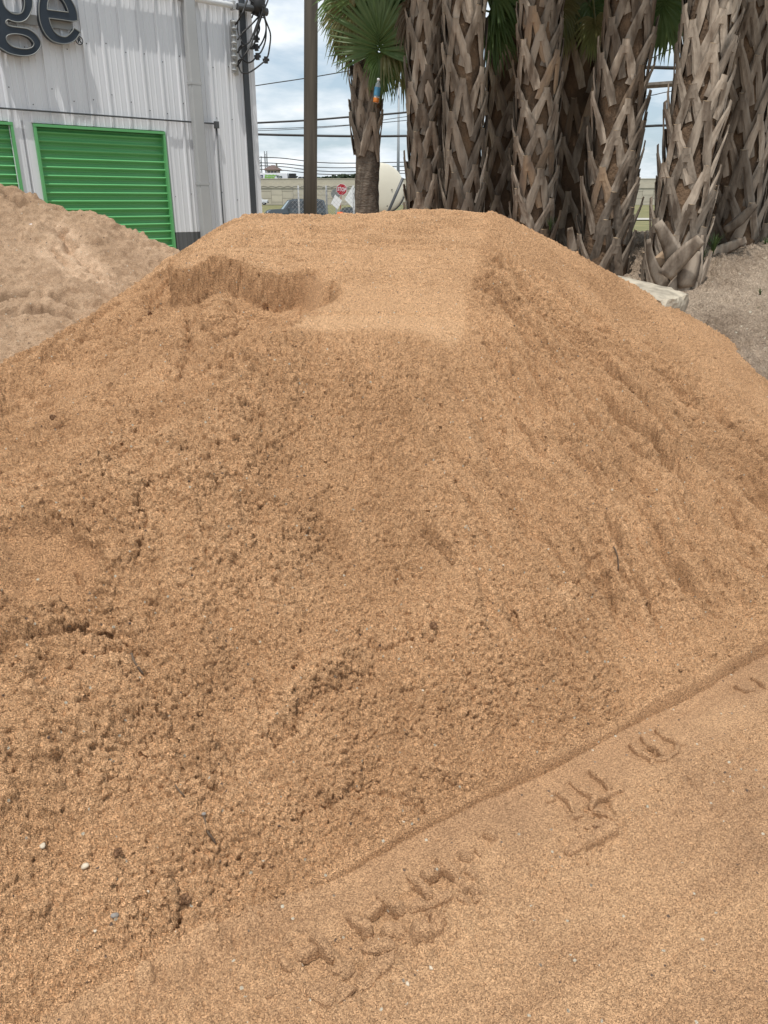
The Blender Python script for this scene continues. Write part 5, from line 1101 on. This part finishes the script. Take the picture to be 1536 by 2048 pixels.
for (a, b, c, d, e) in [(530, 552, 349.5, 352.4, 0), (529, 549, 353.2, 356.4, 1), (536, 546, 357, 359, 0)]:
    n = 9; up_ = [(u_(a+(b-a)*i/n), v_(c-.7*math.sin(i*2.1))) for i in range(n+1)]; dn = [(u_(a+(b-a)*i/n), v_(d+.5*math.sin(i*1.7+1))) for i in range(n+1)]
    gm.prism(dn+up_[::-1], -.03, -.005)
gm.build('green_lettering', M['art_green'], tl)
pm_ = MB()
for i in range(9):
    a = i*.7; pm_.tube([(u_(556+6*math.cos(a)*(1+.2*(i % 3))*.7+2), -.03, v_(353+3*math.sin(a*1.3))), (u_(560+4*math.cos(a+1)), -.03, v_(355+3*math.sin(a))) ], .10, 4)
pm_.build('picture', M['art_grey'], tl)
q = at(587, 355, 206); car('white car on the highway just above the parapet, left of the utility pole', (q.x, 203, zr), 0, (.78, .79, .8), 4.5, 1.9, at(595, 352.5, 203).z-zr, 'sedan')
# house beyond
q0, q1 = at(533, 345, 260), at(554, 345, 260); zw = at(540, 338.5, 260).z; hs_ = empty('house', ((q0.x+q1.x)/2, 260, zT-9)); tag(hs_, 'house with brown hipped roof rising beyond the white trailer', 'house')
hwid = (q1.x-q0.x)/2; zo = zT-9
MB().box(-hwid, hwid, 0, 8, 0, zw-zo).build('wall', mat('pinkish_wall', (.60, .52, .50), (.55, .48, .46), 1), hs_)
zp = at(540, 329, 260).z-zo; z0_ = zw-zo-.15; e_ = hwid+.55*2
MB().add([(-e_, -1, z0_), (e_, -1, z0_), (e_, 9, z0_), (-e_, 9, z0_), (-.5, 4, zp), (.5, 4, zp)], [(0, 1, 5, 4), (1, 2, 5), (2, 3, 4, 5), (3, 0, 4), (3, 2, 1, 0)]).build('roof', mat('brown_shingles', (.13, .085, .075), (.10, .07, .06), 1), hs_)
for i in range(3): MB().box(-hwid*.7+i*hwid*.6, -hwid*.7+i*hwid*.6+.6, -.05, 0.02, zw-zo-1.5, zw-zo-.5).build('window', M['glass'], hs_)
MB().box(hwid*.75, hwid*.75+.45, 1, 1.5, z0_, at(554, 327, 260).z-zo).build('chimney', M['mse2'], hs_)
# three lattice towers
M['lattice'] = mat('hazy_lattice_steel', (.20, .22, .24), (.26, .28, .30), 1, .7)
for (px, py, wpx, lb) in [(508, 309, 5.5, 'leftmost and pointed one of three far lattice towers'), (519.5, 312, 5, 'middle and shortest of three far lattice towers'), (531, 302, 4.5, 'tallest of three far lattice towers, above the brown roof')]:
    Yt = 420.0; q = at(px, py, Yt); tw_ = empty('lattice_tower', (q.x, Yt, -.05)); tag(tw_, lb, 'lattice tower', 'far lattice towers')
    hw2 = wpx/2/F*Yt*.96; Ht = q.z; z0_ = 4.0
    legs = [(-hw2, -hw2), (hw2, -hw2), (hw2, hw2), (-hw2, hw2)]; pt = 1 if px == 508 else 0
    for (a, b) in legs: MB().tube([(a, b, 0), (a, b, Ht-pt*1.5)]+([(0, 0, Ht)] if pt else []), .11, 4).build('leg', M['lattice'], tw_)
    br = MB(); z = z0_; kk = 0
    while z < Ht-1.6:
        for i in range(4):
            (a, b), (c, d) = legs[i], legs[(i+1) % 4]; br.tube([(a, b, z), (c, d, z+1.3)], .06, 3, False); br.tube([(c, d, z), (a, b, z+1.3)], .06, 3, False); br.tube([(a, b, z), (c, d, z)], .07, 3, False)
        z += 1.3
    tag(br.build('bracing', M['lattice'], tw_), kind='stuff')
# high mast light
Ym = 205.0; q = at(797.5, 168, Ym); lm = empty('light_mast', (q.x, Ym, zB)); tag(lm, 'tall thin high mast light pole rising right of the slender palm', 'light pole')
MB().lathe([(.42, 0), (.22, q.z-zB)], 10).build('pole', mat('grey_mast', (.33, .35, .37), (.3, .32, .34), 1, .6), lm, True)
lr = MB().tube([(1.0*math.cos(t), 1.0*math.sin(t), q.z-zB-.1) for t in [2*math.pi*i/16 for i in range(17)]], .09, 5, False).build('ring', M['signback'], lm)
for i in range(6):
    t = i*math.pi/3; MB().box(-.32, .32, -.25, .25, -.2, .15).build('lamp_head', M['signback'], lm, loc=(1.15*math.cos(t), 1.15*math.sin(t), q.z-zB-.25), rot=(0, 0, t))
# dark tree line beyond the highway
M['tree'] = mat('far_foliage', (0.022, 0.035, 0.020), (0.045, 0.06, 0.032), 1.2, .95, .5, 6)
def far_tree(px, w_, hpx, Y, seed, lb):
    rnd = random.Random(seed); q = at(px, 358-hpx, Y); xw = w_/F*Y/2; root = empty('tree', (at(px, 358, Y).x, Y, -.05)); tag(root, lb, 'tree', 'dark trees beyond the highway')
    Ht = q.z; MB().lathe([(.35, 0), (.25, Ht*.5), (.08, Ht*.8)], 7).build('trunk', M['bark'], root)
    mb = MB(); zb = at(px, 364, Y).z
    for i in range(260):
        a = rnd.uniform(0, 6.283); rr = rnd.random()**.4; x = xw*rr*math.cos(a); t = rnd.random(); top_ = Ht-(Ht-zb)*abs(x/xw)**1.7*.8
        z = zb-2+(top_-zb+2)*t**.6; s = rnd.uniform(.35, .9); c = Vector((x, rnd.uniform(-2, 2), z)); n1 = Vector((rnd.gauss(0, 1), rnd.gauss(0, 1), rnd.gauss(0, 1))).normalized(); t1 = n1.orthogonal().normalized(); t2 = n1.cross(t1)
        mb.add([c+t1*s, c+t2*s*.7, c-t1*s*.8, c-t2*s*.9, c+n1*s*.6], [(0, 1, 2, 3), (0, 1, 4), (1, 2, 4), (2, 3, 4), (3, 0, 4)])
    mb.build('crown', M['tree'], root)
for i, (px, w_, h_) in enumerate([(598, 34, 4), (622, 30, 3), (640, 20, 3.5), (652, 26, 4), (668, 30, 7), (684, 30, 9.5), (696, 20, 6), (706, 16, 9), (715, 16, 12), (733, 26, 8), (770, 40, 5), (830, 50, 5), (575, 30, 3)]):
    far_tree(px, w_, h_, 262+i*3, 900+i, ['low dark tree showing left of the utility pole', 'dark tree crown behind the utility pole', 'low tree crown right of the utility pole', 'small rounded tree left of the tallest clump', 'mid height dark tree in the clump above the wall', 'highest rounded dark tree above the stop sign', 'lower tree at the right side of the clump', 'dark tree near the slender palm', 'leaning dark tree touching the slender palm trunk', 'dark tree hidden behind the slender palm', 'low tree right of the slender palm', 'low tree behind the light mast', 'low dark tree beside the trailer cab'][i])
X, Y = np.meshgrid(np.linspace(-900, 900, 160), np.linspace(700, 760, 6)); Zt = 13+2.5*fbm(X*.03, Y*.01, 4, 601)-abs(Y-730)*.2
wd2 = grid_mesh('far_wood', X, Y, Zt, X*0, None, M['tree'], False); so_ = wd2.modifiers.new('thick', 'SOLIDIFY'); so_.thickness = 20; so_.offset = -1; tag(wd2, 'distant dark wood along the horizon', 'wood', None, 'stuff')

# ------------------------------------------------------------------ small things lying on the sand
def pebble(name, px, py, size, m, lb, grp, cat='pebble', flat_=.65, seed=0):
    rnd = random.Random(seed); mb = MB(); vs = []; n = 12; rows = 8; am = .16 if cat == 'pebble' else .34; size = size if cat == 'pebble' else size*.8
    for i in range(rows+1):
        t = math.pi*i/rows
        for j in range(n):
            p = 2*math.pi*j/n; rr = 1+rnd.uniform(-am, am)*.6+am*.5*math.sin(j*1.3+i+seed) if 0 < i < rows else 1
            vs.append((size*math.sin(t)*math.cos(p)*rr, size*.75*math.sin(t)*math.sin(p)*rr, size*flat_*math.cos(t)*rr))
    mb.add(vs, [(i*n+j, (i+1)*n+j, (i+1)*n+(j+1) % n, i*n+(j+1) % n) for i in range(rows) for j in range(n)])
    x, y = gpt(px, py) if (foot_d(*gpt(px, py)) < 0) else hit(px, py)[:2]
    z, ip, _, _ = shape_cache(x, y)
    o = mb.build(name, m, None, cat == 'pebble', (x, y, z+size*flat_*.2), (rnd.uniform(-.3, .3), rnd.uniform(-.3, .3), rnd.uniform(0, 6))); return tag(o, lb, cat, grp)
M['peb'] = mat('pale_pebble', (.55, .47, .36), (.45, .37, .27), 20, .7, .3, 90); M['pebg'] = mat('grey_pebble', (.20, .18, .16), (.28, .25, .22), 20, .7, .3, 90); M['clod'] = sand_mat('damp_clod', (.42, .25, .13), (.36, .20, .105), (.27, .15, .08), 1, .9, .6)
for i, (px, py, s, mk, lb) in enumerate([(85, 1692, .009, 'peb', 'pale oval pebble near the left edge, low on the pile'), (172, 1743, .010, 'peb', 'largest pale pebble in the lower left, flat topped'), (298, 1800, .006, 'peb', 'small white pebble left of the dark crack'), (232, 1845, .009, 'pebg', 'flat grey pebble in the lower left'),
        (191, 1871, .005, 'peb', 'small white pebble below the flat grey one'), (410, 1380+270, .006, 'pebg', 'small grey pebble by the curved twig'), (845, 1400, .005, 'peb', 'tiny pale pebble on the bare right face'), (822, 1300, .006, 'peb', 'tiny pale pebble high in the middle of the pile face'),
        (410, 1255, .006, 'peb', 'pale pebble left of the middle of the face'), (807, 1655, .005, 'peb', 'tiny white pebble above the tyre furrow'), (862, 1937, .006, 'peb', 'white pebble on the packed ground below the broken tread crust'), (815, 1970, .006, 'peb', 'white pebble lowest on the packed ground'), (1005, 1156, .005, 'peb', 'tiny pale pebble right of the centre')]):
    pebble('pebble', px, py, s, M[mk], lb, 'pebbles on the sand', seed=i)
for i, (px, py, s, lb) in enumerate([(108, 848, .017, 'round dark clod standing on the scooped shelf at left'), (1116, 790, .016, 'round dark clod alone on the upper right flank'), (865, 1277, .018, 'dark clod in the middle of the pile face'), (240, 1735, .016, 'dark clod above the flat grey pebble'), (370, 1815, .02, 'large dark clod beside the black crack low at left'),
        (1190, 1668, .016, 'dark clod on the ground beside the tread print'), (1430, 720, .012, 'small clod near the right skyline of the pile'), (300, 635, .018, 'clod lying in the hollow of the scoop')]):
    pebble('clod', px, py, s, M['clod'], lb, 'dark clods on the sand', 'clod', .8, 50+i)
def crumbs():
    rn = np.random.default_rng(3); P = allv[::7]; P = P[(P[:, 1] < 4.6)]
    dd = foot_d(P[:, 0], P[:, 1]); n1 = fbm(P[:, 0]*2.2, P[:, 1]*2.2, 3, 701)
    wgt = np.where(dd > 0, .25+.9*ss(n1, -.1, .4)+2.5*np.exp(-(dd/.10)**2), .04+2.2*np.exp(-((dd+.29)/.06)**2)+1.2*ss(-P[:, 0], .1, .5))*(P[:, 1]**1.0); wgt *= ~((dd > 0) & (P[:, 1] > 3.5) & (P[:, 0] > -.5) & (P[:, 0] < .6))
    idx = rn.choice(len(P), 3200, replace=False, p=wgt/wgt.sum()); V = []; Fc = []
    phi = (1+5**.5)/2; ico = np.array([(-1, phi, 0), (1, phi, 0), (-1, -phi, 0), (1, -phi, 0), (0, -1, phi), (0, 1, phi), (0, -1, -phi), (0, 1, -phi), (phi, 0, -1), (phi, 0, 1), (-phi, 0, -1), (-phi, 0, 1)])/1.9
    F_ = [(0,11,5),(0,5,1),(0,1,7),(0,7,10),(0,10,11),(1,5,9),(5,11,4),(11,10,2),(10,7,6),(7,1,8),(3,9,4),(3,4,2),(3,2,6),(3,6,8),(3,8,9),(4,9,5),(2,4,11),(6,2,10),(8,6,7),(9,8,1)]
    for k, i in enumerate(idx):
        sz = .0024+.0075*rn.random()**4+.0014*(rn.random() < .5); sz *= .85 if dd[i] > 0 else .6; q = ico*(1+rn.uniform(-.42, .42, (12, 1)))*sz*np.array([1, rn.uniform(.5, 1), rn.uniform(.4, .8)]); a = rn.uniform(0, 6.28); c, s_ = math.cos(a), math.sin(a)
        q = np.stack([q[:, 0]*c-q[:, 1]*s_, q[:, 0]*s_+q[:, 1]*c, q[:, 2]], 1)+P[i]+np.array([0, 0, sz*.35]); V += [tuple(v) for v in q]; Fc += [(x+12*k, y+12*k, z+12*k) for x, y, z in F_]
    mb = MB(); mb.v = V; mb.f = Fc; return mb.build('loose_crumbs', M['sand'], None, False)
tag(crumbs(), 'small loose crumbs of damp sand scattered over the pile and its foot', kind='stuff')
def stick(pp, r, lb):
    pts = []
    for (px, py) in pp:
        x, y, _ = hit(px, py); z = shape_cache(x, y)[0]; pts.append(Vector((x, y, z+r*1.6)))
    o = MB().tube(spline([p-pts[0] for p in pts], 4), [r]*((len(pts)-1)*4)+[r*.3], 6).build('twig', mat('twig_bark', (.085, .055, .035), (.13, .09, .06), 20, .9, .5, 60), None, True, pts[0]); return tag(o, lb, 'twig', 'twigs in the sand')
stick([(266, 1330), (272, 1348), (283, 1362), (290, 1368)], .0035, 'dark curved twig on the left of the face')
stick([(411, 1655), (416, 1680), (425, 1692), (434, 1700)], .003, 'dark hooked twig lower left of the middle')
stick([(1226, 1104), (1234, 1120), (1238, 1138)], .003, 'short dark twig on the right flank')
stick([(352, 1585), (362, 1600), (372, 1606)], .002, 'small reddish twig above the hooked one')
lt_ = ghit(63, 468); o = empty('litter', (lt_[0], lt_[1], lt_[2]+.02)); tag(o, 'crumpled white and dark litter on the greyish dirt pile', 'litter')
MB().add([(-.03, 0, .01), (.0, -.02, .0), (.03, -.01, .03), (.01, .02, .05), (-.02, .01, .045)], [(0, 1, 2, 3, 4), (4, 3, 2), (0, 1, 4)]).build('paper', M['white'], o)
MB().add([(-.07, 0, 0), (-.03, -.015, 0), (-.03, 0, .02), (-.06, .01, .02)], [(0, 1, 2, 3)]).build('dark_scrap', M['pebg'], o)

# weeds on the bank
M['weed'] = leaf_mat('weed_leaf', (.06, .11, .03), (.10, .14, .05))
def weed(px, py, Y, h, n, lb, seed):
    rnd = random.Random(seed); q = at(px, py, Y); mb = MB()
    for i in range(n):
        a = rnd.uniform(0, 6.28); l = h*rnd.uniform(.5, 1.1); w_ = .004+.003*rnd.random(); d = Vector((math.cos(a), math.sin(a), 0))*rnd.uniform(.15, .6); vs = []
        for k in range(4):
            t = k/3; p = d*l*t**1.4+Vector((0, 0, l*(t-.35*t*t)))+Vector((rnd.uniform(-.005, .005), 0, 0)); sd = d.cross(Vector((0, 0, 1))).normalized()*w_*(1-t*.9)
            vs += [p-sd, p+sd]
        mb.add(vs, [(0, 1, 3, 2), (2, 3, 5, 4), (4, 5, 7, 6)])
    o = mb.build('weed', M['weed'], None, False, q); tag(o, lb, 'weed', 'weeds on the dirt bank')
weed(1425, 508, 8.0, .30, 60, 'grassy tuft between the forward palm and the right hand palm', 1); weed(1405, 520, 7.9, .18, 40, 'low grass tuft right against the forward palm base', 5)
weed(1100, 460, 8.5, .20, 26, 'small weed at the pile edge below the lit palm', 2); weed(1520, 590, 7.0, .10, 14, 'tiny weed on the dirt bank near the right side', 3); weed(1512, 625, 6.8, .09, 12, 'tiny weed lowest on the dirt bank', 4); weed(1530, 500, 8.2, .2, 40, 'tuft under the stub at the far right', 6)
